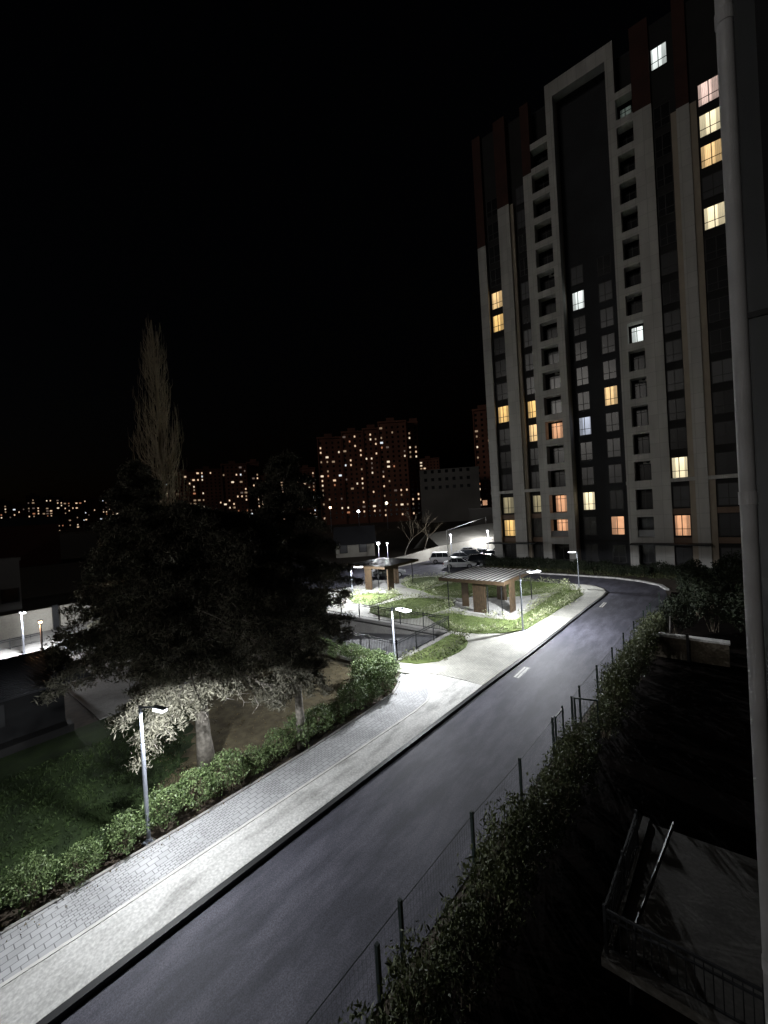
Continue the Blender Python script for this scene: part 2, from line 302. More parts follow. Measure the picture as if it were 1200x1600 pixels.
# thin white edging between blocks and concrete
ed = MB(); J2 = [(x-.09, y) if y < 15 else (x-.06, y-.07) for x, y in JOINT]
ed.prism(JOINT + J2[::-1], 0, .155); struct('edging_kerb', ed, m_white)
HED = [(-12.75, -14), (-12.55, 1.2), (-12.29, 5.3), (-12.15, 9.5), (-12.2, 13), (-12.35, 15), (-12.7, 16), (-13.3, 16.6)]
struct('block_pavement', MB().prism(J2 + [(-13.45, 17.1)] + HED[::-1], 0, .14), m_paver)
H2 = [(x-.1, y) for x, y in HED[:-2]] + [(-12.85, 15.95), (-13.4, 16.5)]
struct('hedge_edging', MB().prism(HED + H2[::-1], 0, .17), m_conc2)
itail = [p for p in inn if p[1] > 17.9 and p[0] > -33.5]
plaza = [(-9.2, 17.98)] + itail + [(-33.6, 30), (-33.6, 24.45), (-14.4, 24.45), (-14.4, 18.1), (-33.6, 18.1), (-33.6, 17.2), (-13.46, 17.2), (-13.0, 17.4), (-12.2, 17.85), (-11.3, 18.0), (-10.2, 18.05)]
struct('plaza_pavement', MB().prism(plaza, 0, .142), m_plaza)
rk = MB(); rk.prism([(-14.42, 18.12), (-14.42, 24.43), (-40, 24.43), (-40, 23.95), (-14.9, 23.95), (-14.9, 18.55), (-40, 18.55), (-40, 18.12)], -3.2, .2); struct('ramp_kerb', rk, m_conc2)
rp = MB(); rp.add([(-14.9, 18.55, -.0), (-14.9, 23.95, -.0), (-17, 23.95, -.25), (-17, 18.55, -.25), (-40, 18.55, -3.1), (-40, 23.95, -3.1)], [(0, 1, 2, 3), (3, 2, 5, 4)]); struct('ramp', rp, m_asph2)
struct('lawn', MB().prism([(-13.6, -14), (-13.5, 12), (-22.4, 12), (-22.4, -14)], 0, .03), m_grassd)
rl_ = random.Random(4); LB = [(-13.0, 5.6), (-14.2, 5.2), (-15.2, 5.6), (-15.8, 6.6), (-16.6, 7.4), (-18, 7.9), (-19.6, 8.8), (-21, 9.2), (-22.4, 9.55)]; LJ = []
for (xa, ya), (xb, yb) in zip(LB, LB[1:]):
    for k in range(14): t_ = k/14; p_ = Vector((xa+(xb-xa)*t_, ya+(yb-ya)*t_, 0)); LJ.append((p_.x+.28*noise.noise(p_*1.7)+rl_.uniform(-.05, .05), p_.y+.45*noise.noise(p_*2.3+Vector((5, 0, 0)))+rl_.uniform(-.07, .07)))
struct('needle_litter', MB().prism([(-13.0, 16.4), (-18, 16.8), (-22, 16.8), (-22.4, 9.55)] + LJ[::-1], 0, .036), m_litter)
struct('courtyard_pavement', MB().prism([(-22.45, 5.9), (-22.45, 14), (-29, 15), (-52, 15), (-52, -14), (-28.3, -14), (-28.3, 5.9)], 0, .05), m_conc2)
struct('far_pavement', MB().prism(FARK + [(-24.9, 49.45), (-12.8, 49.4), (-8.7, 49.1), (-6.2, 48.1), (-4.5, 46.6), (-3.8, 44.7)], 0, .15), m_conc)
# lane marks inlaid near the kerb
for i, (a, b) in enumerate(((19.9, 21.4), (36.0, 37.7))):
    x = -8.3 if i == 0 else -7.66
    struct('road_marking', MB().box(x-.13, x+.13, a, b, .018, .026), m_white)
    struct('road_marking_bed', MB().box(x-.2, x+.2, a-.08, b+.08, .012, .023), m_black)
    struct('road_marking_line', MB().box(x-.02, x+.02, a+.05, b-.05, .018, .029), m_black)
# ------------------------------------------------------------------ planted beds
def bed(name, pts, top=.2): return struct(name, MB().prism(pts, .0, top), m_grass)
B1 = P(.2, (683, 959), (669, 964), (684, 975), (701, 983), (722, 987), (747, 989), (789, 988), (821, 983), (853, 964), (893, 940), (912, 928), (904, 922), (880, 921), (862, 930), (845, 943), (805, 969), (755, 965), (707, 958))
B2 = P(.2, (661, 923), (693, 913), (723, 907), (780, 907), (827, 908), (888, 913), (892, 920), (853, 926), (811, 931), (773, 933), (720, 934), (675, 929))
B3 = P(.2, (577, 956), (580, 950), (592, 945), (615, 939), (639, 934), (670, 934), (702, 936), (711, 945), (700, 950), (683, 955), (652, 965), (617, 966), (592, 961))
B4 = P(.2, (544, 932), (553, 942), (579, 946), (603, 937), (628, 928), (606, 927), (575, 927))
B5 = P(.2, (626, 912), (640, 918), (658, 922), (683, 912), (707, 906), (696, 901), (672, 901), (647, 903), (635, 907))
B6 = P(.2, (620, 1033), (652, 1036), (686, 1032), (717, 1018), (728, 1010), (731, 1003), (725, 994), (706, 990)) + [(-14.35, 23.9), (-14.35, 22), (-14.35, 20)]
for nme, b in (('garden_grass', B1), ('garden_grass', B2), ('garden_grass', B3), ('garden_grass', B4), ('garden_grass', B5), ('garden_grass', B6)): bed(nme, b)
struct('pergola_pad', MB().prism([(-19.2, 29.6), (-12.7, 29.4), (-12.3, 33), (-12.9, 36.8), (-19.4, 36.9)], 0, .165), m_conc)
struct('pergola_pad', MB().prism([(-33, 32.6), (-27.6, 32.6), (-27.0, 38.6), (-29, 40.0), (-33, 38)], 0, .165), m_conc)
def border(name, label, pts, step=.2, hgt=.42, m=m_leaf3, closed=False, lf=.12, n=26, seed=1, wid=.34):
    rng = random.Random(seed); mb = MB(); ps = []
    seq = pts + ([pts[0]] if closed else [])
    for (x0, y0), (x1, y1) in zip(seq, seq[1:]):
        L = math.hypot(x1-x0, y1-y0); k = max(1, int(L/step))
        for i in range(k):
            t = (i+rng.random())/k; 
            if noise.noise(Vector((x0+(x1-x0)*t, y0+(y1-y0)*t, seed))*1.3) < -.28: continue
            ps.append((x0+(x1-x0)*t+rng.gauss(0, wid*.5), y0+(y1-y0)*t+rng.gauss(0, wid*.5), .22+hgt*rng.uniform(.15, .9)))
    mb.leaves(ps, n, lf, .6, wid*.55, rng); return tag(obj(name, mb, m), label, 'border planting', kind='stuff')
def inset(pts, d):
    cx = sum(p[0] for p in pts)/len(pts); cy = sum(p[1] for p in pts)/len(pts); out = []
    for x, y in pts:
        L = math.hypot(x-cx, y-cy) or 1; out.append((x-(x-cx)/L*d, y-(y-cy)/L*d))
    return out
border('border_planting', 'low leafy border round the grass in front of the slatted pergola', inset(B1, .3), closed=True, seed=2, m=m_leaf3, hgt=.35)
border('border_planting', 'low pale border round the grass behind the slatted pergola', inset(B2, .3), closed=True, seed=3)
border('border_planting', 'low pale border round the leaf-shaped grass bed beside the ramp railing', inset(B3, .3), closed=True, seed=4)
border('border_planting', 'low leafy border round the grass before the far pergola', inset(B4, .25), closed=True, seed=5)
border('border_planting', 'low leafy border round the grass right of the far pergola', inset(B5, .3), closed=True, seed=6)
border('border_planting', 'bushy green border along the curved edge of the bed below the ramp', inset(B6[:8], .35), seed=7, hgt=.5, step=.09, n=14, wid=.3, m=m_leaf2)
def tufts(name, label, pts, dens, seed, m, size=.1):
    rng = random.Random(seed); xs = [p[0] for p in pts]; ys = [p[1] for p in pts]; ps = []
    for _ in range(int((max(xs)-min(xs))*(max(ys)-min(ys))*dens)):
        x = rng.uniform(min(xs), max(xs)); y = rng.uniform(min(ys), max(ys)); c = False
        for i in range(len(pts)):
            (xa, ya), (xb, yb) = pts[i], pts[i-1]
            if (ya > y) != (yb > y) and x < (xb-xa)*(y-ya)/(yb-ya)+xa: c = not c
        if c: ps.append((x, y, .23))
    mb = MB(); mb.leaves(ps, 3, size, .22, .05, rng, upbias=1.4); return tag(obj(name, mb, m), label, 'grass', kind='stuff')
m_blade2 = mat('lawn_blade', (.02, .04, .008), .8, col2=(.05, .085, .02), scale=1.2, island=.5)
m_fallen = mat('fallen_leaf', (.12, .085, .04), .8, col2=(.22, .17, .08), scale=5, island=.4)
m_blade = mat('grass_blade', (.09, .125, .03), .8, col2=(.20, .25, .085), scale=1.5, island=.45)
for b, lb, sd_ in ((B1, 'in front of the slatted pergola', 11), (B2, 'behind the slatted pergola', 12), (B3, 'in the leaf-shaped bed', 13), (B6, 'in the curved bed below the ramp', 14)):
    tufts('grass', 'short mown green grass '+lb, b, 90, sd_, m_blade)
tg = tufts('lawn_grass', 'short dark green lawn grass behind the hedge at the left edge', [(-13.7, -3), (-13.7, 6), (-15.5, 6.6), (-20, 8.5), (-20.5, -1)], 75, 15, m_blade2, .13); tg.location.z = -.17
rng = random.Random(66); fl = MB(); fl.leaves([(-12.3-abs(rng.gauss(0, .28))+rng.uniform(0, .25), rng.uniform(-2, 15), .16) for _ in range(420)], 1, .055, .6, .01, rng)
tag(obj('fallen_leaves', fl, m_fallen), 'dry fallen leaves scattered along the hedge edging', 'fallen leaves', kind='stuff')
rng = random.Random(67); fl = MB(); fl.leaves([(rng.uniform(-21, -13.2), rng.uniform(6, 16.3), .06) for _ in range(2600)], 1, .09, .35, .02, rng)
tag(obj('fallen_twigs', fl, m_fallen), 'dry needles and twigs littering the brown ground under the conifers', 'litter', kind='stuff')
# ------------------------------------------------------------------ street lamps
def lamp(x, y, zb, h, arm, label, power=560, ang=0, lens=E_led, group='street lamps round the garden and road', ls=1.0):
    """grey post, flat arm and LED head; ang = direction of the arm"""
    t = thing('street_lamp', label, 'street lamp', (x, y, zb), ang, group)
    mb = MB(); mb.tube([(0, 0, 0), (0, 0, h*.72)], .055, 12); mb.tube([(0, 0, h*.72), (0, 0, h)], .042, 12); obj('post', mb, m_steel, t)
    mb = MB(); mb.box(-.13, .13, -.13, .13, 0, .03); mb.tube([(0, 0, .03), (0, 0, .12)], [.085, .06], 12); obj('base_plate', mb, m_steel, t)
    mb = MB(); mb.bar((-.02, 0, h-.05), (arm-.2, 0, h+.05), .04, .045); obj('arm', mb, m_steel, t)
    hd = MB(); hd.box(arm-.22, arm+.24, -.07, .07, h+.0525, h+.08); hd.box(arm-.2, arm-.02, -.05, .05, h+.08, h+.1)
    hh = obj('lamp_head', hd, m_steel, t)
    ln = MB(); ln.box(arm-.28*ls, arm+.34*ls, -.13*ls, .13*ls, h-.02, h+.052); obj('lens', ln, lens, hh)  # large ls: the lamp's bloom put into the lens shape
    ld = bpy.data.lights.new('lamp_light', 'SPOT'); ld.energy = power*2.5; ld.spot_size = R(172); ld.spot_blend = .07; ld.shadow_soft_size = .07; ld.color = (.93, .96, 1.0) if lens is E_led else (1, .6, .35)
    lo = bpy.data.objects.new('lamp_light', ld); C.objects.link(lo); lo.parent = t; lo.location = (arm, 0, h-.16)
    return t
lamp(-12.73, 4.3, .03, 3.85, .8, 'tall grey street lamp in the hedge, nearest the camera, left of the big conifer trunk', 400, R(15), ls=.6)
lamp(-14.1, 17.4, .14, 3.4, 1.0, 'grey street lamp at the rounded hedge corner in front of the ramp railing', 650, R(-15), ls=1.4)
lamp(-10.62, 27.06, .14, 3.85, 1.15, 'grey street lamp in the grass edge to the right of the slatted pergola', 1500, R(60), ls=1.4)
lamp(-10.68, 41.82, .14, 3.5, .45, 'small grey street lamp at the road bend in front of the dark tower wall', 300, R(180))
lamp(-28.3, 28.9, .14, 3.2, .7, 'grey street lamp beside the far pergola, half hidden by the conifer', 1500, R(20), ls=1.5)
lamp(-13.1, -9.5, .03, 3.85, .8, 'grey street lamp standing in the hedge outside the left bottom corner', 500, R(5))
lamp(-38.95, 5.97, .05, 3.0, .35, 'grey street lamp in the courtyard beyond the metal-roofed hut', 800, R(0))
# ------------------------------------------------------------------ ramp railings
def railing(label, pts, base, hgt, post_every=2.0, picket=.13, name='metal_railing', m=m_dark, pw=.05, bw=.016):
    t = thing(name, label, 'railing', (*pts[0], base)); rl = MB(); pk = MB(); k = 0
    for (x0, y0), (x1, y1) in zip(pts, pts[1:]):
        L = math.hypot(x1-x0, y1-y0); d = Vector((x1-x0, y1-y0, 0))/L; a = Vector((x0, y0, base))
        for z in (.12, hgt-.16, hgt-.03): rl.bar(a+Vector((0, 0, z)), a+d*L+Vector((0, 0, z)), .035, .035 if z < hgt-.1 else .045)
        n = max(1, round(L/post_every))
        for i in range(n+1):
            if i == n and (x1, y1) != pts[-1]: continue
            p = a+d*(L*i/n); obj('post', MB().box(p.x-pw/2, p.x+pw/2, p.y-pw/2, p.y+pw/2, base, base+hgt+.06), m, t, local=False)
        for i in range(1, int(L/picket)):
            p = a+d*(i*picket); pk.bar(p+Vector((0, 0, .12)), p+Vector((0, 0, hgt-.05)), bw)
    obj('rail', rl, m, t, local=False); obj('pickets', pk, m, t, local=False); return t
railing('black picket railing along the far side and end of the car ramp', [(-33.5, 24.2), (-14.66, 24.2)], .2, 1.1, 2.1)
railing('black picket railing along the road end of the car ramp above the curved bed', [(-14.66, 24.2), (-14.66, 18.34)], .2, 1.1, 1.95)
railing('black picket railing along the near side of the car ramp behind the hedge', [(-14.66, 18.34), (-33.5, 18.34)], .2, 1.1, 2.1)
# ------------------------------------------------------------------ pergolas
def pergola(label, x0, x1, y0, y1, z, panels, posts, slats=True):
    t = thing('pergola', label, 'pergola', (x0, y0, .165)); fr = MB()
    fr.box(x0, x1, y0, y0+.12, z-.28, z); fr.box(x0, x1, y1-.12, y1, z-.28, z); fr.box(x0, x0+.12, y0+.121, y1-.121, z-.28, z-.002); fr.box(x1-.12, x1, y0+.121, y1-.121, z-.28, z-.002)
    obj('roof_frame', fr, m_wood, t, local=False)
    x = x0+.3
    while x < x1-.2:
        obj('roof_slat', MB().box(x-.09, x+.09, y0+.122, y1-.122, z-.03, z+.0), m_slat if slats else m_dark, t, local=False); x += .44  # far pergola: unlit look of the slats put into a dark colour
    obj('roof_panel', MB().box(x0+.121, x1-.121, y0+.121, y1-.121, z-.2, z-.14), m_dark, t, local=False)
    for (px, py, wx, wy) in panels:
        mb = MB(); hx, hy = wx/2, wy/2; n = 6
        for i in range(n):
            if wx > wy: a = px-hx+wx*i/n; mb.box(a, a+wx/n*.8, py-hy, py+hy, .165, z-.281)
            else: a = py-hy+wy*i/n; mb.box(px-hx, px+hx, a, a+wy/n*.8, .165, z-.281)
        mb.box(px-hx*.97, px+hx*.97, py-hy*.4, py+hy*.4, .18, z-.3); obj('slatted_panel', mb, m_wood, t, local=False)
    for px, py in posts: obj('post', MB().box(px-.03, px+.03, py-.03, py+.03, .165, z-.281), m_dark, t, local=False)
    return t
pergola('brown pergola with a flat roof of pale slats on the concrete pad', -18.7, -12.9, 29.6, 36.1, 2.8,
        [(-17.1, 31.2, .62, .12), (-15.1, 29.9, 1.15, .14), (-12.98+.0, 31.3, .12, .95), (-15.3, 34.6, .9, .12)],
        [(-17.9, 29.75), (-13.2, 29.75), (-13.05, 35.7), (-14.6, 34.6), (-18.3, 35.6), (-14.4, 29.85)])
pergola('brown pergola with a dark roof beyond the leaf-shaped grass bed, nearer the car park', -33.0, -27.4, 33.0, 39.3, 2.8,
        [(-29.9, 33.2, .95, .16), (-27.55, 34.1, .16, 1.0), (-29.3, 37.3, .8, .12)], [(-28.4, 33.1), (-27.6, 38.2), (-30.5, 36.9), (-32.7, 33.2), (-32.7, 39)], False)
t = thing('trestle', 'small pale wooden trestle with crossed legs under the slatted pergola', 'trestle', (-16.6, 31.6, .165)); 
fr = MB(); fr.bar((-.3, 0, 0), (.3, 0, .62), .05); fr.bar((.3, .06, 0), (-.3, .06, .62), .05); obj('crossed_leg', fr, m_slat, t)
fr = MB(); fr.bar((-.3, .5, 0), (.3, .5, .62), .05); fr.bar((.3, .56, 0), (-.3, .56, .62), .05); obj('crossed_leg', fr, m_slat, t)
obj('top', MB().box(-.36, .36, -.05, .62, .63, .67), m_slat, t)
# ------------------------------------------------------------------ shrubs
def bush_mesh(seed, rx, rz, nl, lf, asp, m, stems=7, upright=0, z0=.15, hollow=.55):
    rng = random.Random(seed); pts = []
    for _ in range(nl):
        u = rng.uniform(0, 2*pi); v = math.acos(rng.uniform(-.75, 1)); rr = rng.uniform(hollow, 1)**.6
        d = Vector((sin(v)*cos(u), sin(v)*sin(u), cos(v)))
        k = 1 + .42*noise.noise(d*1.9 + Vector((seed*3.1, 0, 0))) + .28*noise.noise(d*4.7 + Vector((0, seed*2.3, 0)))
        if noise.noise(d*3.2 + Vector((seed, seed, 2))) < -.33: continue
        pts.append(Vector((d.x*rx*rr*k, d.y*rx*rr*k, z0 + rz*.5 + d.z*rz*.5*rr*k)))
    fo = MB().leaves(pts, 3, lf, asp, .045, rng, upright)
    st = MB()
    for i in range(stems):
        a = rng.uniform(0, 2*pi); r0 = rng.uniform(.02, rx*.3); r1 = rng.uniform(.2, .85)*rx; hh = rz*rng.uniform(.6, .95)
        p = [Vector((r0*cos(a), r0*sin(a), -.03)), Vector(((r0+r1)/2*cos(a+.3), (r0+r1)/2*sin(a+.3), hh*.5)), Vector((r1*cos(a), r1*sin(a), hh))]
        st.tube(p, [.016, .011, .005], 5)
        q = p[1] + Vector((rng.uniform(-.25, .25), rng.uniform(-.25, .25), hh*.3)); st.tube([p[1], q], [.009, .004], 4)
    return mesh('foliage', fo, m), mesh('stems', st, m_twig)
def make_bush(kind, meshes, loc, rz, sc, label, cat, group):
    t = thing(kind, label, cat, loc, rz, group); t.scale = sc
    obj('foliage', meshes[0], None, t); obj('stems', meshes[1], None, t); return t
hb = [bush_mesh(s, .62, 1.0, 900, .085, .5, m_leaf, 9) for s in (21, 22, 23, 24)]
rng = random.Random(5); N1 = 19
for i in range(N1):
    y = -2.2 + i*1.0; x = -13.05 + (.0 if y < 12 else -.0) + .035*max(0, min(y, 9)) + rng.uniform(-.08, .08)
    x = min(x, -12.85); 
    if y > 15: x = -13.15 - (y-15)*.45
    if abs(y-4.3) < .25: y -= .3; x -= .15
    s = rng.uniform(.82, 1.12)
    if y < 4: s *= .92
    if 5.4 < y < 8.8: s *= .86
    make_bush('hedge_bush', hb[i % 4], (x, y, .02), rng.uniform(0, 6.28), (s, s, s*rng.uniform(.9, 1.15)),
              f'glossy green hedge bush beside the block pavement, {ORD[i]} of the row from the near end', 'bush', 'hedge bushes along the block pavement')
for i in range(6):
    make_bush('hedge_bush', hb[(i+1) % 4], (-15.2-i*1.0, 17.2+rng.uniform(-.2, .1), .02), rng.uniform(0, 6), (.95, .95, .9),
              f'shaded hedge bush along the near ramp railing, {ORD[i]} from the lamp post', 'bush', 'hedge bushes along the ramp')
for i, (x, y) in enumerate(((-13.9, 16.3), (-14.4, 15.2), (-13.6, 14.4))):
    make_bush('hedge_bush', hb[i], (x, y, .02), i*2, (1.15, 1.15, 1.15), ['large bush at the rounded corner of the hedge by the lamp post', 'large bush behind the rounded hedge corner under the conifer', 'large bush on the inner side of the hedge near its corner'][i], 'bush', 'bushes at the hedge corner')
ub = [bush_mesh(s, .6, 1.9, 950, .12, .3, m_leaf2, 14, upright=1.6, z0=.1, hollow=.35) for s in (31, 32, 33)]
fy = [2.8, 3.9, 5.2, 6.3, 7.3, 8.4, 9.5, 10.5, 11.6, 12.8, 14.3, 16.6, 18.0, 19.2, 20.4, 21.5, 22.7, 23.9, 25.1, 26.4, 28.0, 29.5]
for i, y in enumerate(fy):
    x = -4.05 + (y-5)*.03 + rng.uniform(-.1, .15); s = rng.uniform(.95, 1.2)
    if y > 16: s *= .95
    make_bush('fence_shrub', ub[i % 3], (x, y, 0), rng.uniform(0, 6.28), (s, s, s*(.72 if 13 < y < 18 else .9)),
              f'tall narrow-leaved shrub behind the wire fence on the right, {ORD[i]} from the near end', 'shrub', 'shrubs behind the wire fence')
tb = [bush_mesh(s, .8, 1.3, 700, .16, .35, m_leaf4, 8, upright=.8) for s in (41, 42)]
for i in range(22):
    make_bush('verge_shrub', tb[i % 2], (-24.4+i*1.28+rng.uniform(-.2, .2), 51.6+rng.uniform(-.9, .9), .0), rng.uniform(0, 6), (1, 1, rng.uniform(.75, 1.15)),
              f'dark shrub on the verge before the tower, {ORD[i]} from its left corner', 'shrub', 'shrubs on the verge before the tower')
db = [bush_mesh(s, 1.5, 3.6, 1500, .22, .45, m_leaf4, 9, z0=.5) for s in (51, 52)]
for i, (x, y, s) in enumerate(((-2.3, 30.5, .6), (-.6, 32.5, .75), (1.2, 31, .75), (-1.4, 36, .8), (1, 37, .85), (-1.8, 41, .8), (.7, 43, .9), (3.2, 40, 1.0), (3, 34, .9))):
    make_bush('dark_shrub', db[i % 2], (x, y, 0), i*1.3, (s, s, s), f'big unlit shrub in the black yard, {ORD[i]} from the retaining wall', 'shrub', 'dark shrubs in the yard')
# ------------------------------------------------------------------ conifers
def conifer(base, trunk_h, r0, prof, z0, z1, nb, seed, label, tuft=.30, per=34, lf=.17, extra=(), lean=(0, 0), prune=None):
    rng = random.Random(seed); t = thing('conifer', label, 'tree', base, 0, 'dark conifers by the hedge')
    tr = MB(); n = 9; pts = []; rad = []
    for i in range(n):
        f = i/(n-1); pts.append((lean[0]*f + .05*sin(i*1.7), lean[1]*f + .05*cos(i*2.1), -.05+trunk_h*f)); rad.append(r0*(1-.9*f**1.1)*(1.25 if i == 0 else 1))
    tr.tube(pts, rad, 12); obj('trunk', tr, m_bark, t, smooth=True)
    br = MB(); tp = []
    def branch(z, a, L, up_, droop):
        f = z/trunk_h; o = Vector((lean[0]*f, lean[1]*f, z)); d = Vector((cos(a), sin(a), 0)); ps = []; m = 7
        for k in range(m+1):
            s_ = k/m; side = Vector((-d.y, d.x, 0))*(.12*L*sin(s_*3+a*5))*s_
            ps.append(o + d*L*s_ + side + Vector((0, 0, up_*L*s_ - droop*L*s_*s_)))
        br.tube(ps, [max(.008, .055*(L/4)*(1-.85*k/m)) for k in range(m+1)], 5)
        for k in range(1, m+1):
            s_ = k/m
            if s_ < .28: continue
            for sgn in (-1, 1):
                sl = L*.30*(1.15-s_)*rng.uniform(.6, 1.2)+.15; sd2 = Vector((-d.y, d.x, 0))*sgn*.85 + d*.6
                q0 = ps[k]; q1 = q0 + sd2*sl + Vector((0, 0, -.18*sl-.03)); br.tube([q0, q1], [.012, .005], 3, cap=False)
                nn = max(1, int(sl/.22))
                for j in range(nn+1): tp.append(q0.lerp(q1, (j+.5)/(nn+1)) + Vector((0, 0, rng.uniform(-.1, .02))))
            tp.append(ps[k]); tp.append(ps[k] + Vector((0, 0, -.12)))
        return ps
    for i in range(nb):
        z = z0 + (z1-z0)*((i+rng.random())/nb)**1.0; a = i*2.399+rng.uniform(-.35, .35); L = prof((z-z0)/(z1-z0), a)*rng.uniform(.6, 1.16)
        branch(z, a, L, rng.uniform(.05, .3), rng.uniform(.12, .38))
    for e in extra: branch(*e)
    obj('branches', br, m_bark, t)
    if prune: tp = [p for p in tp if not prune(p+Vector(base))]
    fo = MB(); fo.leaves(tp, per, lf, .2, tuft*.33, rng, -.15); obj('foliage', fo, m_needle, t); return t
prof1 = lambda f, a: 4.9*(1-.4*max(0, cos(a-R(-108))))*(1 - .55*f**2.2)*(1+.16*sin(3*a+1))*(.66 if f < .12 else 1)
conifer((-14.8, 7.0, .03), 9.6, .27, prof1, 3.9, 9.3, 150, 3, 'huge dark spreading conifer whose thick pale trunk stands lit behind the hedge',
        extra=[(3.0, R(-56), 2.8, .05, .42), (3.2, R(-72), 2.4, .05, .35), (3.3, R(-30), 1.5, .05, .3), (3.5, R(-8), 2.0, .1, .35), (3.4, R(12), 2.4, .08, .32), (3.7, R(28), 2.9, .08, .3), (3.3, R(40), 3.1, .05, .28), (3.6, R(60), 3.0, .05, .25), (3.3, R(-110), 2.6, .02, .3), (3.6, R(-90), 2.6, .02, .3)],
        prune=lambda p: (p.x > -12.7 and p.y < 6.3) or (p.x > -13.0 and p.z < 3.9) or (p-Vector((-11.96, 4.5, 3.8))).length < 1.1)
prof3 = lambda f, a: 2.9*(1-f**1.5*.85)*(1+.15*sin(2*a))*(.34 if f < .12 else (.7 if f < .25 else 1))
conifer((-12.75, 9.75, .03), 11.4, .17, prof3, 2.9, 11.2, 80, 8, 'slim conifer with a thin pale trunk rising out of the hedge', lf=.15, per=34, extra=[(2.9, R(-95), 1.3, .1, .5), (3.3, R(-60), 1.5, .05, .55), (3.2, R(15), 1.3, .05, .6), (2.7, R(-75), 1.2, .1, .45), (2.9, R(-110), 1.5, .05, .45), (3.0, R(-150), 1.6, .05, .4), (2.5, R(150), 1.0, 0, .4), (3.1, R(-20), 1.1, .05, .5)])
prof2 = lambda f, a: 4.2*(1-f)**.85+.35
b2 = gp(236, 1085)
conifer((b2.x, b2.y, .0), 12.3, .3, prof2, 1.6, 12.1, 95, 13, 'tall pointed dark conifer behind the spreading one, left of the poplar', lf=.24, per=22, tuft=.42)
b3 = gp(190, 985)
conifer((b3.x, b3.y, .0), 8.8, .25, lambda f, a: 3.0*(1-f**1.6*.8), 1.0, 8.6, 60, 17, 'broad dark conifer farthest left beside the courtyard', lf=.26, per=22, tuft=.45)
b4 = gp(400, 1000)
conifer((b4.x, b4.y, .0), 9.3, .25, lambda f, a: 4.0*(1-f**1.6*.75), 1.2, 9.1, 60, 19, 'broad dark conifer deep behind the slim one, near the ramp', lf=.26, per=22, tuft=.45)
# ------------------------------------------------------------------ bare trees
def poplar(base, h, wid, seed):
    rng = random.Random(seed); t = thing('poplar', 'tall bare columnar poplar rising behind the dark conifers', 'tree', base)
    tr = MB(); tr.tube([(0, 0, -.1), (.1, 0, h*.35), (0, .1, h*.7), (0, 0, h)], [.32, .22, .12, .02], 9); obj('trunk', tr, m_bark2, t)
    br = MB()
    for i in range(235):
        f = rng.uniform(.10, .86); z = h*f; a = rng.uniform(0, 2*pi); env = wid*(1-abs((f-.36)/.6)**1.35)*rng.choice((rng.uniform(.2, .7), rng.uniform(.75, 1.05)))
        L = h*rng.uniform(.12, .30)*(1.15-f*.75); ps = []; rd = []
        for k in range(8):
            s_ = k/7; r = env*(1-math.exp(-3*s_))*(1-.25*s_*s_); wv = .12*sin(s_*6+a*3)
            ps.append(Vector((cos(a+wv)*r, sin(a+wv)*r, z + L*s_))); rd.append(max(.009, .075*(1-s_*.85)*(1.1-f)))
        br.tube(ps, rd, 4, cap=False)
        for j in range(7):
            k = rng.randint(1, 6); p = ps[k]; aa = a+rng.uniform(-1.3, 1.3); l = rng.uniform(.5, 1.6)
            q = p + Vector((cos(aa)*l*.24, sin(aa)*l*.24, l*.95)); m_ = (p+q)/2 + Vector((cos(aa)*.12*l, sin(aa)*.12*l, -.05))
            br.tube([p, m_, q], [.013, .009, .005], 3, cap=False)
    obj('branches', br, m_bark2, t)
pb = gp(268, 985); poplar((pb.x, pb.y, 0), far(237, 500, math.hypot(pb.x, pb.y)).z, 2.45, 5)
def bare_tree(base, h, seed, label, spread=.45):
    rng = random.Random(seed); t = thing('bare_tree', label, 'tree', base, 0, 'bare trees by the car park'); tr = MB(); br = MB()
    def grow(p, d, L, r, dep, mb):
        ps = [p]; q = p
        for k in range(4):
            d = (d + Vector((rng.gauss(0, .16), rng.gauss(0, .16), rng.gauss(.03, .1)))).normalized(); q = q + d*L/4; ps.append(q)
        mb.tube(ps, [r*(1-.1*k) for k in range(5)], 5, cap=False)
        if dep:
            for _ in range(3 if dep > 1 else 4):
                s_ = ps[rng.choice((2, 3, 4))]; grow(s_, (d + Vector((rng.gauss(0, spread), rng.gauss(0, spread), rng.gauss(.1, .3)))).normalized(), L*rng.uniform(.5, .75), r*.5, dep-1, br)
    grow(Vector((0, 0, -.05)), Vector((.1, 0, 1)), h*.45, .11, 4, tr)
    obj('trunk', tr, m_bark, t); obj('branches', br, m_twig, t)
for (px, D, h_, sd_, lb) in ((632, 70, 9, 3, 'crooked bare tree behind the far pergola, left one of the pair'), (664, 72, 8, 9, 'slender bare tree behind the far pergola, right one of the pair')):
    q = far(px, 880, D); bare_tree((q.x, q.y, 0), h_, sd_, lb)
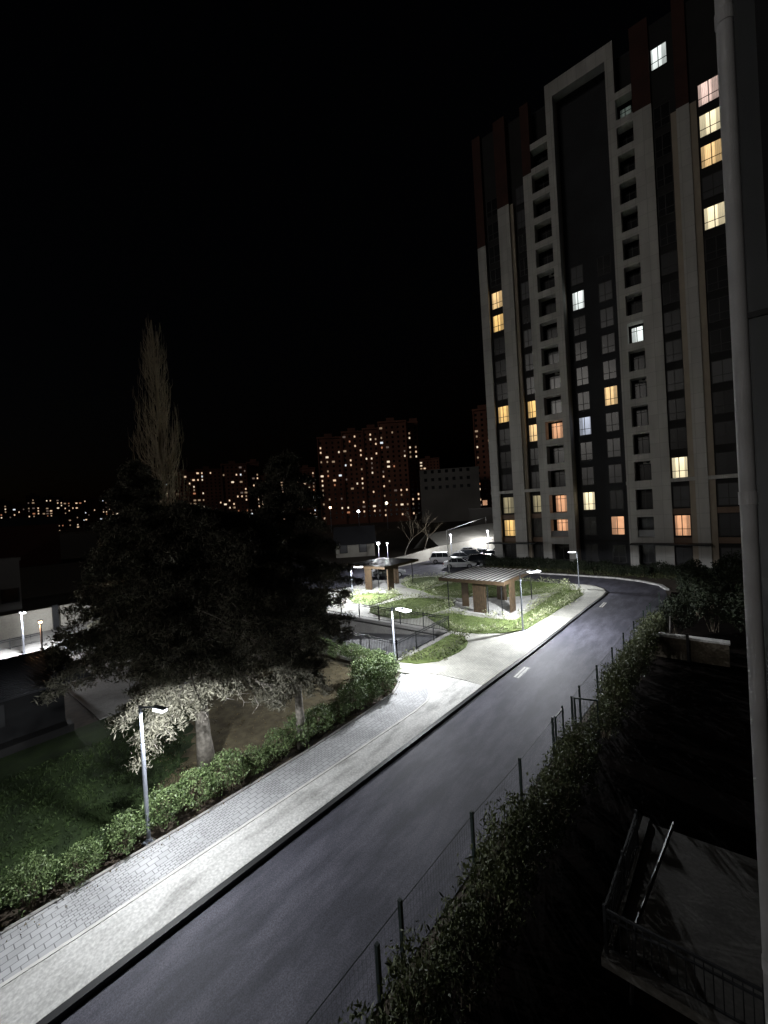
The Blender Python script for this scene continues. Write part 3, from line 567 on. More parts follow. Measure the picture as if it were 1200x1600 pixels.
# ------------------------------------------------------------------ wire fence on the right
ft = thing('wire_fence', 'low dark green wire mesh fence with posts along the right side of the road', 'fence', (-4.9, 5, 0))
FP = [(-5.1, .2), (-5.03, 2.5), (-4.82+.0, 5.01), (-4.98, 5.87), (-4.91, 8.65), (-4.75, 11.31), (-4.67, 14.07), (-4.55, 15.96), (-4.55, 17.04), (-4.44, 19.5), (-4.32, 22.16), (-4.25, 24.81), (-4.12, 27.31), (-3.98, 30.09), (-3.93, 31.4), (-3.88, 32.4), (-3.7, 36)]
for x, y in FP:
    obj('post', MB().box(x-.035, x+.035, y-.035, y+.035, 0, 1.56), m_green, ft, local=False)
lines = [FP[i] for i in (0, 1, 3, 4, 5, 6, 7, 8, 9, 10, 11, 12, 13, 14, 15, 16)]
for (x0, y0), (x1, y1) in zip(lines, lines[1:]):
    if y0 == 14.07: continue
    mb = MB(); a = Vector((x0, y0, 0)); d = Vector((x1-x0, y1-y0, 0)); L = d.length
    for z in (.1, .3, .5, .7, .9, 1.1, 1.3, 1.46): mb.bar(a+Vector((0, 0, z)), a+d+Vector((0, 0, z)), .003 if z < 1.4 else .012)
    for k in range(1, int(L/.1)): p = a+d*(k*.1/L); mb.bar(p+Vector((0, 0, .05)), p+Vector((0, 0, 1.46)), .002)
    obj('mesh_panel', mb, m_green, ft, local=False)
gt = thing('garden_gate', 'small framed gate in the wire fence, closed beside its posts', 'gate', (-4.65, 14.3, 0))
mb = MB(); mb.box(-4.68, -4.63, 14.28, 14.33, .1, 1.5); mb.box(-4.65, -4.60, 15.02, 15.09, .1, 1.56); mb.bar((-4.65, 14.33, 1.45), (-4.62, 15.02, 1.45), .05); mb.bar((-4.65, 14.33, .15), (-4.62, 15.02, .15), .05); obj('frame', mb, m_green, gt, local=False)
mb = MB()
for k in range(6): mb.bar((-4.65, 14.4+k*.1, .15), (-4.65, 14.4+k*.1, 1.45), .006)
obj('mesh_panel', mb, m_green, gt, local=False)
gt = thing('garden_gate', 'framed gate leaf standing open at a right angle to the wire fence', 'gate', (-4.5, 16.0, 0))
mb = MB(); mb.bar((-4.49, 15.98, 1.5), (-3.73, 16.2, 1.5), .05); mb.bar((-4.46, 15.99, .2), (-4.46, 15.99, 1.5), .06); mb.bar((-3.73, 16.2, .2), (-3.73, 16.2, 1.52), .05); mb.bar((-4.46, 15.99, .2), (-3.73, 16.2, .2), .05); obj('frame', mb, m_green, gt, local=False)
mb = MB()
for k in range(1, 7): x = -4.46+k*.1; mb.bar((x, 15.99+.21*k*.1/.73, .2), (x, 15.99+.21*k*.1/.73, 1.5), .006)
obj('mesh_panel', mb, m_green, gt, local=False)
# ------------------------------------------------------------------ yard on the right
rw = thing('retaining_wall', 'rough stone retaining wall with a pale coping in the dark yard', 'wall', (-3.1, 26.4, 0))
obj('wall', MB().box(-3.1, .1, 26.4, 26.75, 0, 1.15), m_stone, rw, local=False); obj('coping', MB().box(-3.2, .15, 26.32, 26.83, 1.15, 1.24), m_conc, rw, local=False)
obj('post', MB().box(-1.62, -1.5, 26.2, 26.31, 0, 1.5), m_dark, rw, local=False)
tr_ = thing('stake', 'thin pale stake standing on the retaining wall', 'stake', (-2.35, 26.6, 1.24)); obj('pole', MB().bar((0, 0, 0), (.05, 0, 1.0), .05), m_slat, tr_); obj('foot', MB().bar((-.2, 0, .03), (.2, 0, .03), .06), m_slat, tr_)
te = thing('terrace', 'concrete terrace slab with low kerb in the dark yard below the window', 'terrace', (-1.9, 8, 0))
obj('slab', MB().prism([(-1.7, 12.1), (2.5, 12.3), (2.5, 8.2), (-1.85, 8.2)], .42, .5), m_terr, te, local=False)
obj('kerb', MB().prism([(-2.0, 7.95), (-1.86, 12.2), (-1.71, 12.2), (-1.86, 8.19), (2.5, 8.19), (2.5, 7.95)], .38, .56), m_terr, te, local=False)
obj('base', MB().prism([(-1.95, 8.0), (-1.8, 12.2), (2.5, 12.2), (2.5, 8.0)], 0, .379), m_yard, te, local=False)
railing('black picket railing around the two open sides of the terrace', [(-1.82, 11.0), (-1.93, 8.07), (2.4, 8.07)], .56, .85, 1.9, .12)
lp = thing('leaning_pole', 'dark pole leaning over the terrace railing', 'pole', (-1.5, 8.0, .0)); obj('pole', MB().tube([(-1.55, 7.95, 0), (-1.45, 8.1, 1.3), (-1.15, 11.7, 1.0)], .035, 8), m_frame, lp, local=False)
# ------------------------------------------------------------------ own building and drain pipe
pd = ray(1160, 600); k = 3.0/pd.y; px_ = pd.x*k
dp = thing('drain_pipe', 'pale grey drain pipe running down the right edge close to the window', 'pipe', (px_, 3.0, 0))
m_pipe = mat('pipe_grey', (.75, .75, .76), .5, noise_amt=.1, scale=4)
obj('pipe', MB().tube([(0, 0, -.0), (0, 0, 30)], .037, 20), m_pipe, dp, smooth=True)
for z in (4.5, 6.3, 8.9, 11.5, 14): obj('joint_collar', MB().tube([(0, 0, z), (0, 0, z+.07)], .041, 20), m_pipe, dp)
for z in (7.2, 9.9, 12.6): obj('bracket', MB().box(-.02, .13, -.012, .012, z, z+.03), m_dark, dp)
ob = thing('apartment_block', 'dark wall of the apartment block at the right edge behind the drain pipe', 'building', (px_+.13, 3.2, 0))
obj('wall', MB().box(px_+.13, px_+9, 3.1, 5.4, 0, 34), m_char, ob, local=False)
obj('sill', MB().box(px_+.1, px_+.5, 3.02, 3.09, 3.2, 5.7), m_beige, ob, local=False)
# ------------------------------------------------------------------ the tower
TX, TY = None, 55.35
q = ray(773.7, 874.7); TX = (q*(TY/q.y)).x; FH = 3.2
tw = thing('residential_tower', 'tall dark apartment tower with white ladder-like facade frames and scattered lit windows', 'building', (TX, TY, 0))
TOPZ = 61.0
core = MB(); core.box(0, 33, 2.0, 18, 0, TOPZ-.6); obj('core_wall', core, m_char, tw)
# recessed window strips between pillars
wl = MB()
for a, b, dep in ((0, 3.2, .5), (4.8, 6.9, .9), (21.15, 23.3, .4), (24.4, 27.2, .5), (28.8, 33, .5)): wl.box(a, b, dep, 1.999, 0, TOPZ-.8)
obj('strip_wall', wl, m_char2, tw)
def pillar(nm, a, b, z0, z1, m, dep=1.99, y0=0.0): obj(nm, MB().box(a, b, y0, dep, z0, z1), m, tw)
pillar('white_pillar', 0, 1.2, 0, 45.0, m_clad, .499); pillar('red_pillar', 0, 1.2, 45.0, 60.4, m_red, .499)
pillar('white_pillar', 3.2, 4.8, 0, 49.0, m_clad); pillar('red_pillar', 3.2, 4.8, 49.0, 60.8, m_red)
pillar('beige_return', 4.801, 5.25, 0, 49, m_beige, .899, .35)
pillar('white_pillar', 23.3, 24.4, 0, 49.5, m_clad, .499); pillar('red_pillar', 23.3, 24.4, 49.5, 61, m_red, .499)
pillar('beige_return', 24.401, 25.0, 0, 49.5, m_beige, .499, .25); pillar('beige_return', 22.8, 23.299, 0, 49.5, m_beige, .399, .2)
pillar('white_pillar', 27.2, 28.8, 0, 49.5, m_clad, .499); pillar('red_pillar', 27.2, 28.8, 49.5, 61, m_red, .499)
# ladder frames with balcony openings
def ladder(a, o0, o1, b, wl_top, wr_top, kmax, frame_left, frame_right):
    mb = MB()
    mb.box(a, o0, 0, 1.2, 0, wl_top); mb.box(o1, b, 0, 1.2, 0, wr_top)
    for k in range(0, kmax+1):
        z = 3.2*k+.05; 
        if k: mb.box(o0+.001, o1-.001, .002, 1.19, z-.30, z+.55)
    mb.box(o0+.001, o1-.001, .002, 1.19, 3.2*(kmax+1)-.25, 3.2*(kmax+1)+.55)
    obj('ladder_frame', mb, m_clad, tw)
    obj('side_wall', MB().box(b-.25, b-.002, 1.201, 1.998, 0, TOPZ-1), m_beige, tw); obj('balcony_wall', MB().box(a+.002, b-.26, 1.8, 1.998, 0, TOPZ-1), m_char2, tw)
    obj('balcony_wall', MB().box(a+.002, o0-.1, 1.201, 1.8, 0, TOPZ-1), m_char2, tw)
ladder(6.9, 8.0, 10.15, 11.0, 51.4, 61.0, 16, 0, 1)
ladder(16.9, 17.76, 19.4, 21.15, 61.0, 51.6, 16, 1, 0)
obj('red_pillar', MB().box(6.9, 8.0, 0, 1.2, 51.41, 60.5), m_red, tw); obj('red_pillar', MB().box(19.4, 21.15, 0, 1.2, 51.61, 61), m_red, tw)
obj('top_beam', MB().box(11.001, 16.899, .002, 1.2, 59.2, 61.0), m_clad, tw)
# podium line, brown spandrels, ground floor, canopies
cn = MB()
for a, b in ((-.05, 11.05), (16.85, 29)): cn.box(a, b, -.06, -.003, 9.95, 10.35)
for a, b, d_ in ((1.2, 3.2, .499), (4.8, 6.9, .89), (21.15, 23.3, .39), (24.4, 27.2, .49)): cn.box(a+.26 if a == 4.8 else a+.003, b-.003, -.0, d_-.01, 9.95, 10.35)
obj('cornice', cn, m_clad, tw)
for a, b, d_ in ((1.2, 3.2, .5), (5.26, 6.9, .9), (21.16, 22.79, .4), (25.01, 27.2, .5)):
    for z in (6.35, 3.15): obj('spandrel', MB().box(a+.01, b-.01, d_-.12, d_-.002, z, z+.62), m_brownsp, tw)
obj('band', MB().box(11.01, 16.89, 1.9, 1.997, 3.1, 3.3), m_char2, tw)
obj('canopy', MB().box(-.6, 6.2, -1.3, -.07, 3.0, 3.16), m_dark, tw); obj('canopy', MB().box(17.1, 24.4, -1.3, -.07, 3.02, 3.18), m_dark, tw)
wincache = {}
def window(x, z, wd, ht, y, pane, label=None, lowsplit=True, nm='window'):
    key = (round(wd, 2), round(ht, 2), lowsplit)
    if key not in wincache:
        fr = MB(); h2 = wd/2
        fr.box(-h2, h2, -.03, .05, 0, .07); fr.box(-h2, h2, -.03, .05, ht-.07, ht); fr.box(-h2, -h2+.07, -.029, .05, .071, ht-.071); fr.box(h2-.07, h2, -.029, .05, .071, ht-.071)
        mx = -h2+wd*.46; fr.box(mx-.035, mx+.035, -.028, .05, .071, ht-.071)
        zs = ht*.34 if lowsplit else ht*.78
        fr.box(-h2+.071, mx-.036, -.027, .05, zs-.03, zs+.03); fr.box(mx+.036, h2-.071, -.027, .05, zs-.03, zs+.03)
        pn = MB().add([(-h2+.05, .01, .05), (h2-.05, .01, .05), (h2-.05, .01, ht-.05), (-h2+.05, .01, ht-.05)], [(0, 1, 2, 3)])
        wincache[key] = (mesh('window_frame', fr, m_frame), pn)
    fm, pn = wincache[key]
    o = obj(nm, fm, None, tw, loc=(x, y-.051, z))
    pk = key+(pane.name,)
    if pk not in wincache: wincache[pk] = mesh('pane', pn, pane)
    p = obj('pane', wincache[pk], None, o)
    if label: o['label'] = label
    return o
cols = {'a': (2.3, 1.65, .38), 'b': (6.2, 1.32, .78), 'c': (12.35, 1.45, 2.0), 'd': (15.45, 1.5, 2.0), 'e': (22.02, 1.5, .28), 'f': (26.1, 1.95, .38)}
lit = {('a', 11): L_warm, ('a', 10): L_amber, ('a', 6): L_amber, ('a', 2): L_dim, ('a', 1): L_amber, ('b', 6): L_amber, ('b', 5): L_warm, ('b', 2): L_dim,
       ('c', 10): L_white, ('c', 5): L_cool, ('c', 2): L_cream, ('d', 6): L_warm, ('d', 1): L_peach, ('e', 17): L_white, ('e', 3): L_cream, ('e', 1): L_peach,
       ('f', 15): L_pink, ('f', 14): L_cream, ('f', 13): L_warm, ('f', 11): L_cream}
nw = 0; rest = MB(); rng = random.Random(9)
for k in range(0, 18):
    for c, (x, wd, dep) in cols.items():
        z = 3.2*k + (.72 if k else .5); ht = 2.35 if k else 2.2
        far_ = (k > 11 and c in 'cd') or (k > 15)
        if far_ and (c, k) not in lit:
            continue
        pane = lit.get((c, k)) or (m_glass if rng.random() < (.75 if k < 7 or (c == 'd' and k < 11) else .2) else m_glassd)  # mostly black glass higher up: fading street light put into pane colour
        dd = dep if c in 'cd' else dep+.12
        window(x, z, wd, ht, dd, pane, f'lit window {ORD[k]} storey up' if (c, k) in lit else None); nw += 1
for c, (x, wd) in {'A': (9.0, 1.5), 'B': (18.55, 1.25)}.items():
    for k in range(0, 17):
        pane = {('A', 5): L_peach, ('A', 2): L_peach, ('A', 1): L_peach, ('B', 8): L_white, ('B', 16): L_grey}.get((c, k), m_glassd)
        window(x, 3.2*k+.61, wd, 2.28, 1.8, pane, 'lit balcony window' if pane in (L_peach, L_white) else None, False, 'balcony_window')
for x0, x1 in ((8.0, 10.15), (17.76, 19.4)):
    obj('balcony_rail', MB().box(x0+.01, x1-.01, .3, .33, 3.85, 4.65), mat('rail_glass', (.25, .25, .26), .2), tw)
for (x, z) in ((9.6, 25.1), (18.9, 21.9), (18.0, 31.6), (9.5, 37.9), (18.9, 12.3)):
    ac = obj('air_conditioner', MB().box(x-.4, x+.4, 1.3, 1.6, z, z+.55), m_slat, tw); obj('fan_grille', MB().cyl((x+.1, 1.285, z+.27), .2, .01, 12, 'y'), m_frame, ac)
print('tower windows', nw)
# ------------------------------------------------------------------ verge fence before the tower
vf = thing('verge_fence', 'low dark post fence on the verge at the left foot of the tower', 'fence', (TX, 54, 0))
for i in range(12): obj('post', MB().box(TX-.4+i*1.3, TX-.3+i*1.3, 53.5, 53.6, 0, 1.35), m_dark, vf, local=False)
obj('rail', MB().box(TX-.4, TX+14, 53.53, 53.57, 1.2, 1.25).box(TX-.4, TX+14, 53.53, 53.57, .3, .35), m_dark, vf, local=False)
vg = MB(); rg = random.Random(77); vg.leaves([(rg.uniform(-25, 2), rg.uniform(49.7, 55), rg.uniform(.05, .4)) for _ in range(2600)], 3, .28, .16, .12, rg, 1.5)
tag(obj('verge_grass', vg, m_leaf2), 'rough grass on the verge between the kerb and the tower', 'grass', kind='stuff')
# ------------------------------------------------------------------ cars
m_tyre = mat('tyre', (.015, .015, .015), .8); m_rim = mat('rim', (.4, .4, .42), .35, .8); m_cg = mat('car_glass', (.015, .017, .02), .08)
m_red_l = mat('tail_lamp', (.35, .01, .01), .3); m_head = mat('head_lamp', (.7, .7, .72), .2)
def car(loc, rz, paint, label, suv=False, sc=1.0):
    t = thing('parked_car', label, 'car', loc, rz, 'cars parked beyond the garden'); L, W = (4.5, .9) if not suv else (4.55, .93); hb_, ht = (.92, 1.45) if not suv else (1.02, 1.68)
    # body: cross-sections along the length; x forward
    secs = [(-L/2, .52, .50, hb_-.12, .78), (-L/2+.12, .3, .66, hb_, .86), (-L/2+.7, .24, .74, hb_+.02, .98), (-.2, .22, .78, hb_+.0, 1), (.9, .22, .76, hb_-.02, 1), (L/2-.5, .26, .66, hb_-.14, .95), (L/2-.08, .36, .58, hb_-.28, .84), (L/2, .42, .52, hb_-.36, .76)]
    mb = MB(); vs = []; n = 10
    for x, zb, zm, zt, wf in secs:
        w_ = W*wf; vs += [(x, -w_*.9, zb), (x, -w_, zm-.12), (x, -w_*.99, zm), (x, -w_*.93, zt-.05), (x, -w_*.8, zt), (x, w_*.8, zt), (x, w_*.93, zt-.05), (x, w_*.99, zm), (x, w_, zm-.12), (x, w_*.9, zb)]
    fs = [(i*n+k, i*n+(k+1) % n, (i+1)*n+(k+1) % n, (i+1)*n+k) for i in range(len(secs)-1) for k in range(n)]
    fs = [f[::-1] for f in fs]; fs += [tuple(range(n)), tuple((len(secs)-1)*n+k for k in range(n-1, -1, -1))]
    body = obj('body', mb.add(vs, fs), paint, t, smooth=False)
    # cabin glass and roof
    xr, xf = (-1.75, 1.05) if not suv else (-2.1, 1.0); tr0, tf0 = (xr+.62, xf-.72) if not suv else (xr+.28, xf-.7); zb = hb_-.04
    cb = MB(); wb, wt = W*.9, W*.7
    cb.add([(xr, -wb, zb), (xf, -wb, zb), (xf, wb, zb), (xr, wb, zb), (tr0, -wt, ht-.05), (tf0, -wt, ht-.05), (tf0, wt, ht-.05), (tr0, wt, ht-.05)], [(0, 1, 5, 4), (1, 2, 6, 5), (2, 3, 7, 6), (3, 0, 4, 7), (4, 5, 6, 7)]); obj('windows', cb, m_cg, t)
    rf = MB(); rf.add([(tr0-.06, -wt-.015, ht-.06), (tf0+.06, -wt-.015, ht-.06), (tf0+.06, wt+.015, ht-.06), (tr0-.06, wt+.015, ht-.06), (tr0+.1, -wt+.1, ht), (tf0-.1, -wt+.1, ht), (tf0-.1, wt-.1, ht), (tr0+.1, wt-.1, ht)], [(0, 1, 5, 4), (1, 2, 6, 5), (2, 3, 7, 6), (3, 0, 4, 7), (4, 5, 6, 7), (3, 2, 1, 0)])
    for s in (-1, 1):
        for xx in (-.3, -1.25 if suv else -1.15): rf.bar((xx+.08, s*(wb+.005), zb), (xx, s*(wt+.01), ht-.06), .07, .03)
        rf.bar((xf, s*(wb), zb), (tf0, s*(wt+.01), ht-.06), .06, .04); rf.bar((xr, s*(wb), zb), (tr0, s*(wt+.01), ht-.06), .1, .04)
    obj('roof', rf, paint, t)
    for sx in (-1.35, 1.38):
        for s in (-1, 1):
            wh = obj('wheel', MB().cyl((sx, s*W-.12 if s > 0 else s*W-.06, .33), .33, .18, 18, 'y'), m_tyre, t); obj('rim', MB().cyl((sx, s*(W+.065) if s > 0 else s*(W+.065)-.0, .33), .2, .012*s, 12, 'y'), m_rim, wh)
    for s in (-1, 1):
        obj('tail_light', MB().box(-L/2-.01, -L/2+.1, s*W*.72-.12, s*W*.72+.12, hb_-.34, hb_-.16), m_red_l, t); obj('headlight', MB().box(L/2-.14, L/2+.005, s*W*.66-.13, s*W*.66+.13, .56, .68), m_head, t)
    t.scale = (sc, sc, sc); return t
m_cw = mat('white_paint', (.62, .62, .63), .3, noise_amt=.03); m_cs = mat('silver_paint', (.36, .37, .39), .3, .4); m_cd = mat('dark_paint', (.02, .021, .024), .25); m_cgr = mat('grey_paint', (.12, .125, .13), .3, .3)
car((-32.9, 54.2, .02), R(28), m_cw, 'white sport utility car parked at the left end of the parked cars', True)
car((-28.3, 50.6, .02), R(22), m_cw, 'white saloon car parked nearest the slatted pergola')
car((-33.6, 41.2, .02), R(40), m_cs, 'silver car standing behind the legs of the far pergola')
car((-25.9, 53.0, .02), R(28), m_cd, 'black car parked right behind the white saloon', True)
for px_c, py_c, rz_c, pt, sv, lb in ((722, 877, 25, m_cgr, False, 'grey car parked just right of the pipe frame post behind the white saloon'), (742, 875, 25, m_cd, True, 'dark car in the middle of the packed row before the bright wall'),
        (757, 871, 20, m_cs, False, 'silver car in the back row under the white wall lamp'), (772, 874, 20, m_cd, False, 'black car in the packed row next to the tower corner'),
        (786, 868, 15, m_cgr, False, 'grey car farthest back beside the tower corner'), (768, 884, 25, m_cd, True, 'black car nearest the verge shrubs at the tower corner'), (735, 868, 25, m_cw, False, 'pale car half hidden behind the packed row of dark cars')):
    q_ = gp(px_c, py_c, .02); car((q_.x, q_.y, .02), R(rz_c), pt, lb, sv)
# ------------------------------------------------------------------ car park wall, pipe frame, lamps
pw = thing('car_park_wall', 'pale floodlit concrete wall along the back of the car park', 'wall', (-37, 46, 0))
pts = [(-38.2, 43.5), (-37.2, 49.5), (-36.7, 59), (-32.5, 68.7), (-27, 73.2), (-18, 76)]
mb = MB()
for i, ((x0, y0), (x1, y1)) in enumerate(zip(pts, pts[1:])):
    h0 = (1.3, 1.5, 2.0, 2.6, 3.0)[i]; h1 = (1.5, 2.0, 2.6, 3.0, 3.2)[i]
    mb.add([(x0, y0, 0), (x1, y1, 0), (x1, y1, h1), (x0, y0, h0), (x0-.4, y0+.3, 0), (x1-.4, y1+.3, 0), (x1-.4, y1+.3, h1), (x0-.4, y0+.3, h0)], [(0, 1, 2, 3), (5, 4, 7, 6), (3, 2, 6, 7), (0, 3, 7, 4), (1, 5, 6, 2)])
obj('wall', mb, m_plast, pw, local=False)
sl = thing('embankment', 'pale bare embankment rising behind the car park wall', 'embankment', (-45, 60, 0))
mb = MB(); mb.add([(-39, 44, 1.3), (-37.2, 59.5, 2), (-33, 69.2, 2.6), (-27.3, 73.7, 3), (-15, 77, 3.2), (-48, 50, 2.2), (-44, 66, 3.4), (-38, 78, 4.4), (-28, 84, 5.0), (-12, 88, 5.4), (-52, 48, 0), (-50, 70, 0), (-42, 84, 0), (-30, 92, 0), (-12, 96, 0)],
    [(1, 2, 7, 6), (2, 3, 8, 7), (3, 4, 9, 8), (6, 7, 12, 11), (7, 8, 13, 12), (8, 9, 14, 13)]); obj('slope', mb, m_plast, sl, local=False)
p0 = gp(702, 893); pf = thing('pipe_frame', 'white overhead gas pipe on tall posts over the car park entrance', 'pipe', (p0.x, p0.y, 0))
D0 = math.hypot(p0.x, p0.y); ht = far(696, 828, D0).z; p1 = far(760, 829, 92)
mb = MB(); mb.tube([(p0.x, p0.y, 0), (p0.x, p0.y, ht)], .06, 8); obj('post', mb, m_slat, pf, local=False)
obj('pipe', MB().tube([(p0.x, p0.y, ht-.06), (p1.x, p1.y, ht+.1)], .07, 8), m_slat, pf, local=False)
obj('post', MB().tube([(p1.x, p1.y, 0), (p1.x, p1.y, ht+.1)], .06, 8), m_slat, pf, local=False)
def small_lamp(px, py, D, label, power, lens=E_small, col=(.95, .97, 1), sz=.16, light=True):
    p = far(px, py, D); t = thing('yard_lamp', label, 'street lamp', (p.x, p.y, 0), 0, 'distant lamps beyond the garden')
    obj('post', MB().tube([(0, 0, 0), (0, 0, p.z)], .05 if D < 100 else .1, 6), m_steel, t)
    hd = MB().box(-sz*1.2, sz*1.2, -sz*1.2, sz*1.2, p.z+sz*.9, p.z+sz*1.3); obj('lamp_cap', hd, m_dark, t)
    bm = bmesh.new(); bmesh.ops.create_icosphere(bm, subdivisions=2, radius=sz, matrix=Matrix.Translation((0, 0, p.z))); g = MB().add([v.co[:] for v in bm.verts], [[v.index for v in f.verts] for f in bm.faces]); bm.free(); obj('lens', g, lens, t)
    if light:
        ld = bpy.data.lights.new('lamp_light', 'POINT'); ld.energy = power; ld.shadow_soft_size = .1; ld.color = col
        lo = bpy.data.objects.new('lamp_light', ld); C.objects.link(lo); lo.parent = t; lo.location = (0, -.3-sz, p.z-.2-sz)
small_lamp(704, 836, 64.5, 'bright white lamp beside the pipe frame post over the parked cars', 1500)
small_lamp(762, 830, 74, 'bright white lamp against the left edge of the tower', 2000)
small_lamp(591, 849, 55.5, 'white lamp behind the left end of the far pergola roof, the brighter of two', 700, sz=.2)
small_lamp(605, 849, 56.5, 'white lamp just right of the brighter one behind the far pergola', 500, sz=.12)
small_lamp(516, 793, 170, 'orange distant lamp at the foot of the far apartment cluster', 0, E_orange, sz=.5, light=False)
small_lamp(560, 799, 150, 'white distant lamp at the foot of the far apartment cluster', 0, sz=.5, light=False)
small_lamp(604, 786, 175, 'cream distant lamp in front of the far apartment cluster', 0, flat('cream_lens', (1, .85, .6), 8), sz=.55, light=False)
small_lamp(179, 766, 300, 'lone white distant lamp left of the poplar', 0, flat('dim_lens', (.9, .9, 1), 2), sz=.7, light=False)
small_lamp(63, 972, 34, 'orange glowing lamp on a low post behind the courtyard railing', 60, E_orange, (1, .5, .25), .1)
for px, py in ((520, 809), (561, 808), (704, 808), (660, 800), (583, 803)): pass
# low buildings behind the car park
def house(px0, px1, py_top, py_bot, D, depth, m, name, label, roof=None, wins=()):
    a = far(px0, py_top, D); b = far(px1, py_top, D); zt = (a.z+b.z)/2; d = Vector((b.x-a.x, b.y-a.y, 0)); L = d.length; ang = math.atan2(d.y, d.x)
    t = thing(name, label, 'building', (a.x, a.y, 0), ang); obj('wall', MB().box(0, L, 0, depth, 0, zt), m, t)
    if roof: 
        mb = MB(); mb.add([(-.4, -.6, zt-.1), (L+.4, -.6, zt-.1), (L+.4, depth*.5, zt+roof), (-.4, depth*.5, zt+roof), (-.4, depth+.5, zt-.1), (L+.4, depth+.5, zt-.1), (-.4, -.6, zt-.0), (L+.4, -.6, zt-.0)], [(0, 1, 2, 3), (3, 2, 5, 4), (0, 3, 4), (1, 5, 2)]); obj('roof', mb, m_roof if roof else m, t)
    else: obj('parapet', MB().box(-.15, L+.15, -.15, .2, zt, zt+.35), m, t)
    for fx, fz, mt in wins: 
        fr = obj('window', MB().box(L*fx-.75, L*fx+.75, -.06, -.002, fz-.1, fz+1.5), m_frame, t); obj('pane', MB().box(L*fx-.62, L*fx+.62, -.075, -.062, fz, fz+1.4), mt, fr)
    return t
house(524, 585, 850, 880, 78, 9, m_plast, 'shed', 'grey shed with a pale pitched metal roof left of the car park', 3.2, [(.2, .9, m_glass), (.7, .9, m_glass)])
house(655, 748, 733, 800, 210, 16, m_wall2, 'flat_roofed_block', 'pale grey long block on the rise between the far cluster and the tower', None, [(f, z, m_glassd) for f in (.1, .22, .34, .46, .58, .7, .82) for z in (17, 21, 25)])
house(733, 790, 795, 850, 120, 12, m_wall2, 'low_block', 'low grey block with one orange window beside the tower', None, [(.45, 8.0, L_peach)])
house(-60, 30, 880, 960, 62, 9, m_wall2, 'low_block', 'low dark block at the left edge above the courtyard', None, [(.8, 1, m_glass)])
house(-80, 92, 822, 850, 130, 14, mat('dull_red', (.10, .035, .028), .9), 'long_shed', 'long dull red shed at the left edge below the distant towers', 2.0, [])
# courtyard behind the hut
cw = thing('courtyard_wall', 'pale courtyard wall behind the lamp at the left edge', 'wall', (-46, -12, 0)); obj('wall', MB().box(-46, -45.7, -14, 12, 0, 2.0), m_plast, cw, local=False)
obj('pier', MB().box(-45.68, -45.3, 5, 5.4, 0, 2.2), m_plast, cw, local=False); obj('pier', MB().box(-45.68, -45.3, 9, 9.4, 0, 2.2), m_dark, cw, local=False)
railing('thin dark rail in the courtyard at the left edge', [(-41.5, -4), (-41.5, 7.5)], .05, .8, 1.9, .6)
hut = thing('metal_roof_hut', 'dark hut with a corrugated metal roof at the left edge', 'hut', (-25, 2, 0))
m_hut = mat('hut_wall', (.01, .01, .011), .9)
obj('wall', MB().box(-27.9, -22.95, -14, 4.75, 0, 2.0), m_hut, hut, local=False)
rfm = MB(); rfm.add([(-22.6, -14.3, 2.1), (-22.6, 5.7, 2.1), (-28.3, 5.7, 2.4), (-28.3, -14.3, 2.4), (-22.6, -14.3, 2.18), (-22.6, 5.7, 2.18), (-28.3, 5.7, 2.48), (-28.3, -14.3, 2.48)], [(0, 3, 2, 1), (4, 5, 6, 7), (0, 1, 5, 4), (1, 2, 6, 5), (2, 3, 7, 6), (3, 0, 4, 7)])
m_roofb = mat('dark_corrugated', (.05, .05, .056), .3, .6); rof = obj('roof', rfm, m_roofb, hut, local=False)
rib = MB()
for i in range(25): f = i/24; rib.bar((-22.65-5.6*f, -14.2, 2.195+.295*f), (-22.65-5.6*f, 5.65, 2.195+.295*f), .04, .03)
obj('ridge_ribs', rib, m_roofb, rof, local=False)
obj('plinth', MB().box(-22.94, -22.3, -14, 4.9, 0, .35), m_char2, hut, local=False)
for y in (-.8, 2.6): obj('window', MB().box(-22.949, -22.92, y, y+.18, 1.0, 1.9), m_glass, hut, local=False)
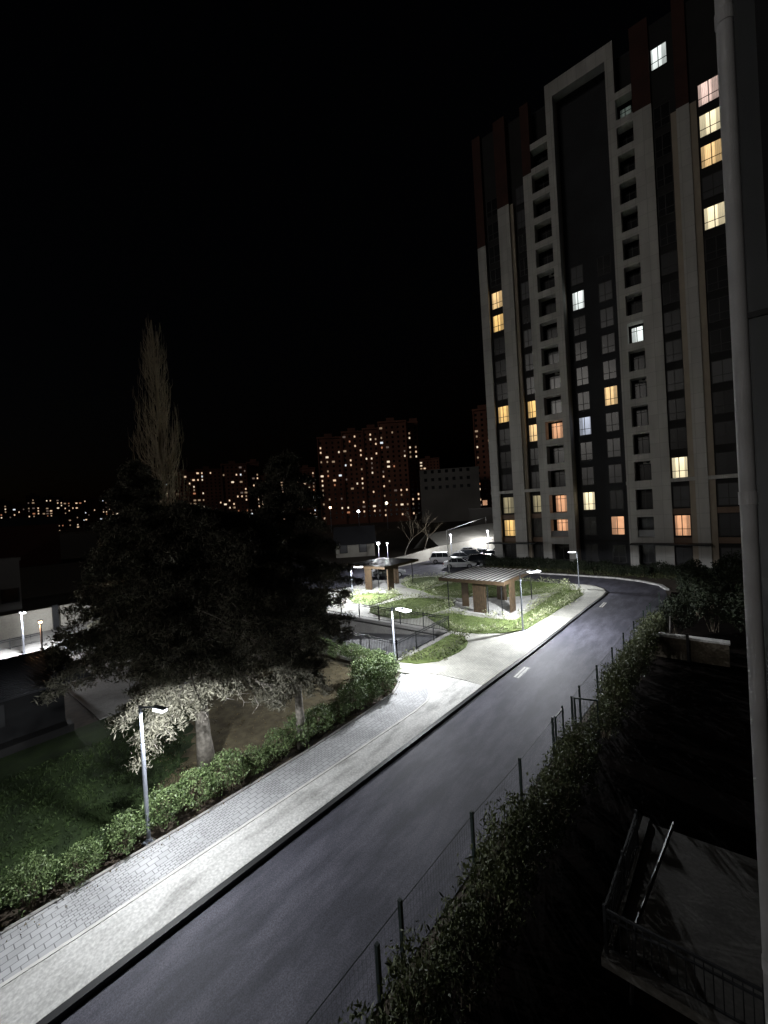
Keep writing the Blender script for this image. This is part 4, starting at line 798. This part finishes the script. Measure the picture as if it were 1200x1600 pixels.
# ------------------------------------------------------------------ distant city
fwm = {}
def city(px0, px1, py_top, D, depth, seed, label, nlit, m=m_wall, fh=3.0, colw=3.2, bright=1.0):
    rng = random.Random(seed); a = far(px0, py_top, D); b = far(px1, py_top, D); zt = (a.z+b.z)/2
    d = Vector((b.x-a.x, b.y-a.y, 0)); L = d.length; ang = math.atan2(d.y, d.x)
    t = thing('apartment_block', label, 'building', (a.x, a.y, 0), ang, 'distant apartment blocks'); wb = MB(); wb.box(0, L, 0, depth, 0, zt)
    nb = max(1, int(L/11))
    for i in range(nb+1): x = L*i/nb; wb.box(max(0, x-.6), min(L, x+.6), -.5, -.001, 0, zt+.4)
    obj('wall', wb, m, t); obj('roof_parapet', MB().box(-.3, L+.3, -.3, depth, zt+.41, zt+1.4).box(L*.3, L*.3+5, 3, 8, zt+1.4, zt+4), m, t)
    nc = max(1, int(L/colw)); nr = int(zt/fh); cells = [(i, j) for i in range(nc) for j in range(1, nr)]; rng.shuffle(cells)
    stair = rng.sample(range(nc), max(1, nc//6)); ww = MB()
    order = sorted(cells, key=lambda c: rng.random() - (.35 if c[0] in stair else 0))
    for n_, (i, j) in enumerate(order):
        x = (i+.5)*L/nc; z = j*fh+.8; dbl = rng.random() < .25
        if n_ < nlit:
            c = rng.choice((3, 4, 4, 5)) if rng.random() < .42 else (0 if rng.random() < .55 else (1 if rng.random() < .7 else 2)); hw = (.42 if not dbl else .85)*min(1.15, D/260); hz = .55*min(1.2, D/260)
            key = (c, dbl, D)
            if key not in fwm: fwm[key] = mesh('window', MB().box(-hw, hw, -.1, .02, 0, hz*2), E_w[c])
            obj('window', fwm[key], None, t, loc=(x, -.03, z))
        else: ww.add([(x-.6, -.04, z), (x+.6, -.04, z), (x+.6, -.04, z+1.4), (x-.6, -.04, z+1.4)], [(0, 1, 2, 3)])
    o = obj('dark_windows', ww, m_glassd, t); o['kind'] = 'stuff'; return t
city(495, 533, 686, 265, 14, 1, 'reddish apartment block, leftmost of the tall cluster in the centre', 22)
city(533, 566, 677, 262, 14, 2, 'reddish apartment block, second from the left in the tall cluster', 22)
city(566, 590, 672, 258, 14, 3, 'reddish apartment block, third from the left in the tall cluster', 14)
city(590, 634, 661, 255, 14, 4, 'tallest reddish apartment block of the tall central cluster', 26)
city(634, 652, 662, 262, 14, 5, 'narrow reddish apartment block, rightmost of the tall central cluster', 13)
city(655, 686, 718, 420, 14, 6, 'small distant block with a few lights right of the tall cluster', 12)
city(430, 462, 738, 380, 14, 7, 'distant block half hidden by the conifer top, second left of the central cluster', 14)
city(464, 492, 733, 370, 14, 8, 'distant block just left of the tall central cluster', 24)
city(345, 385, 727, 360, 14, 9, 'distant block with many lights between the two conifer tops', 26)
city(385, 404, 724, 365, 14, 10, 'narrow distant block with a lit top floor beside the conifer top', 12)
city(305, 345, 735, 400, 14, 11, 'distant block right of the poplar with few lights', 18)
city(272, 305, 740, 400, 14, 12, 'distant block directly behind the foot of the poplar', 20)
city(178, 222, 764, 520, 14, 13, 'distant block left of the poplar foot', 28)
city(222, 262, 760, 540, 14, 14, 'distant block behind the poplar stem on its left', 16)
city(405, 430, 745, 430, 14, 15, 'distant block hidden mostly by the right conifer top', 16)
city(40, 62, 776, 600, 14, 16, 'distant low block near the left edge, second from the left', 20)
city(-10, 18, 785, 600, 14, 17, 'distant low block at the very left edge', 16)
city(64, 98, 778, 620, 14, 18, 'distant low block near the left edge with bright columns, third from left', 26)
city(18, 40, 790, 620, 14, 19, 'distant low block between its neighbours at the left edge', 12)
city(98, 178, 787, 700, 14, 21, 'wide unlit distant block left of the conifer tops', 22)
city(738, 766, 642, 240, 12, 20, 'narrow dark high block peeping out left of the tower', 9)
city(222, 262, 752, 600, 14, 31, 'pale distant block left of the poplar stem, farther than its neighbours', 20, m_wall2)
city(98, 128, 782, 640, 14, 32, 'distant low block fourth from the left edge', 16)
city(130, 172, 780, 660, 14, 33, 'distant wide low block left of the tall conifer top', 18)
city(448, 470, 741, 500, 14, 34, 'distant narrow block filling the gap left of the central cluster', 10)
city(322, 346, 741, 520, 14, 35, 'distant narrow block seen right of the poplar foot', 9, m_wall2)
# hills under the skyline
hl = MB(); vs = []; fs = []; nx, ny = 60, 6
for j in range(ny):
    for i in range(nx):
        a = R(-78+i*1.65); Dd = 560+j*60; x = sin(a)*Dd; y = cos(a)*Dd; z = (-1 if j == 0 else (10+7*noise.noise(Vector((i*.17, j*.5, 0))))*math.sin(min(1, j/3)*pi/2)); vs.append((x, y, z))
for j in range(ny-1):
    for i in range(nx-1): k = j*nx+i; fs.append((k, k+nx, k+nx+1, k+1))
struct('hills', hl.add(vs, [f[::-1] for f in fs]), m_soil)
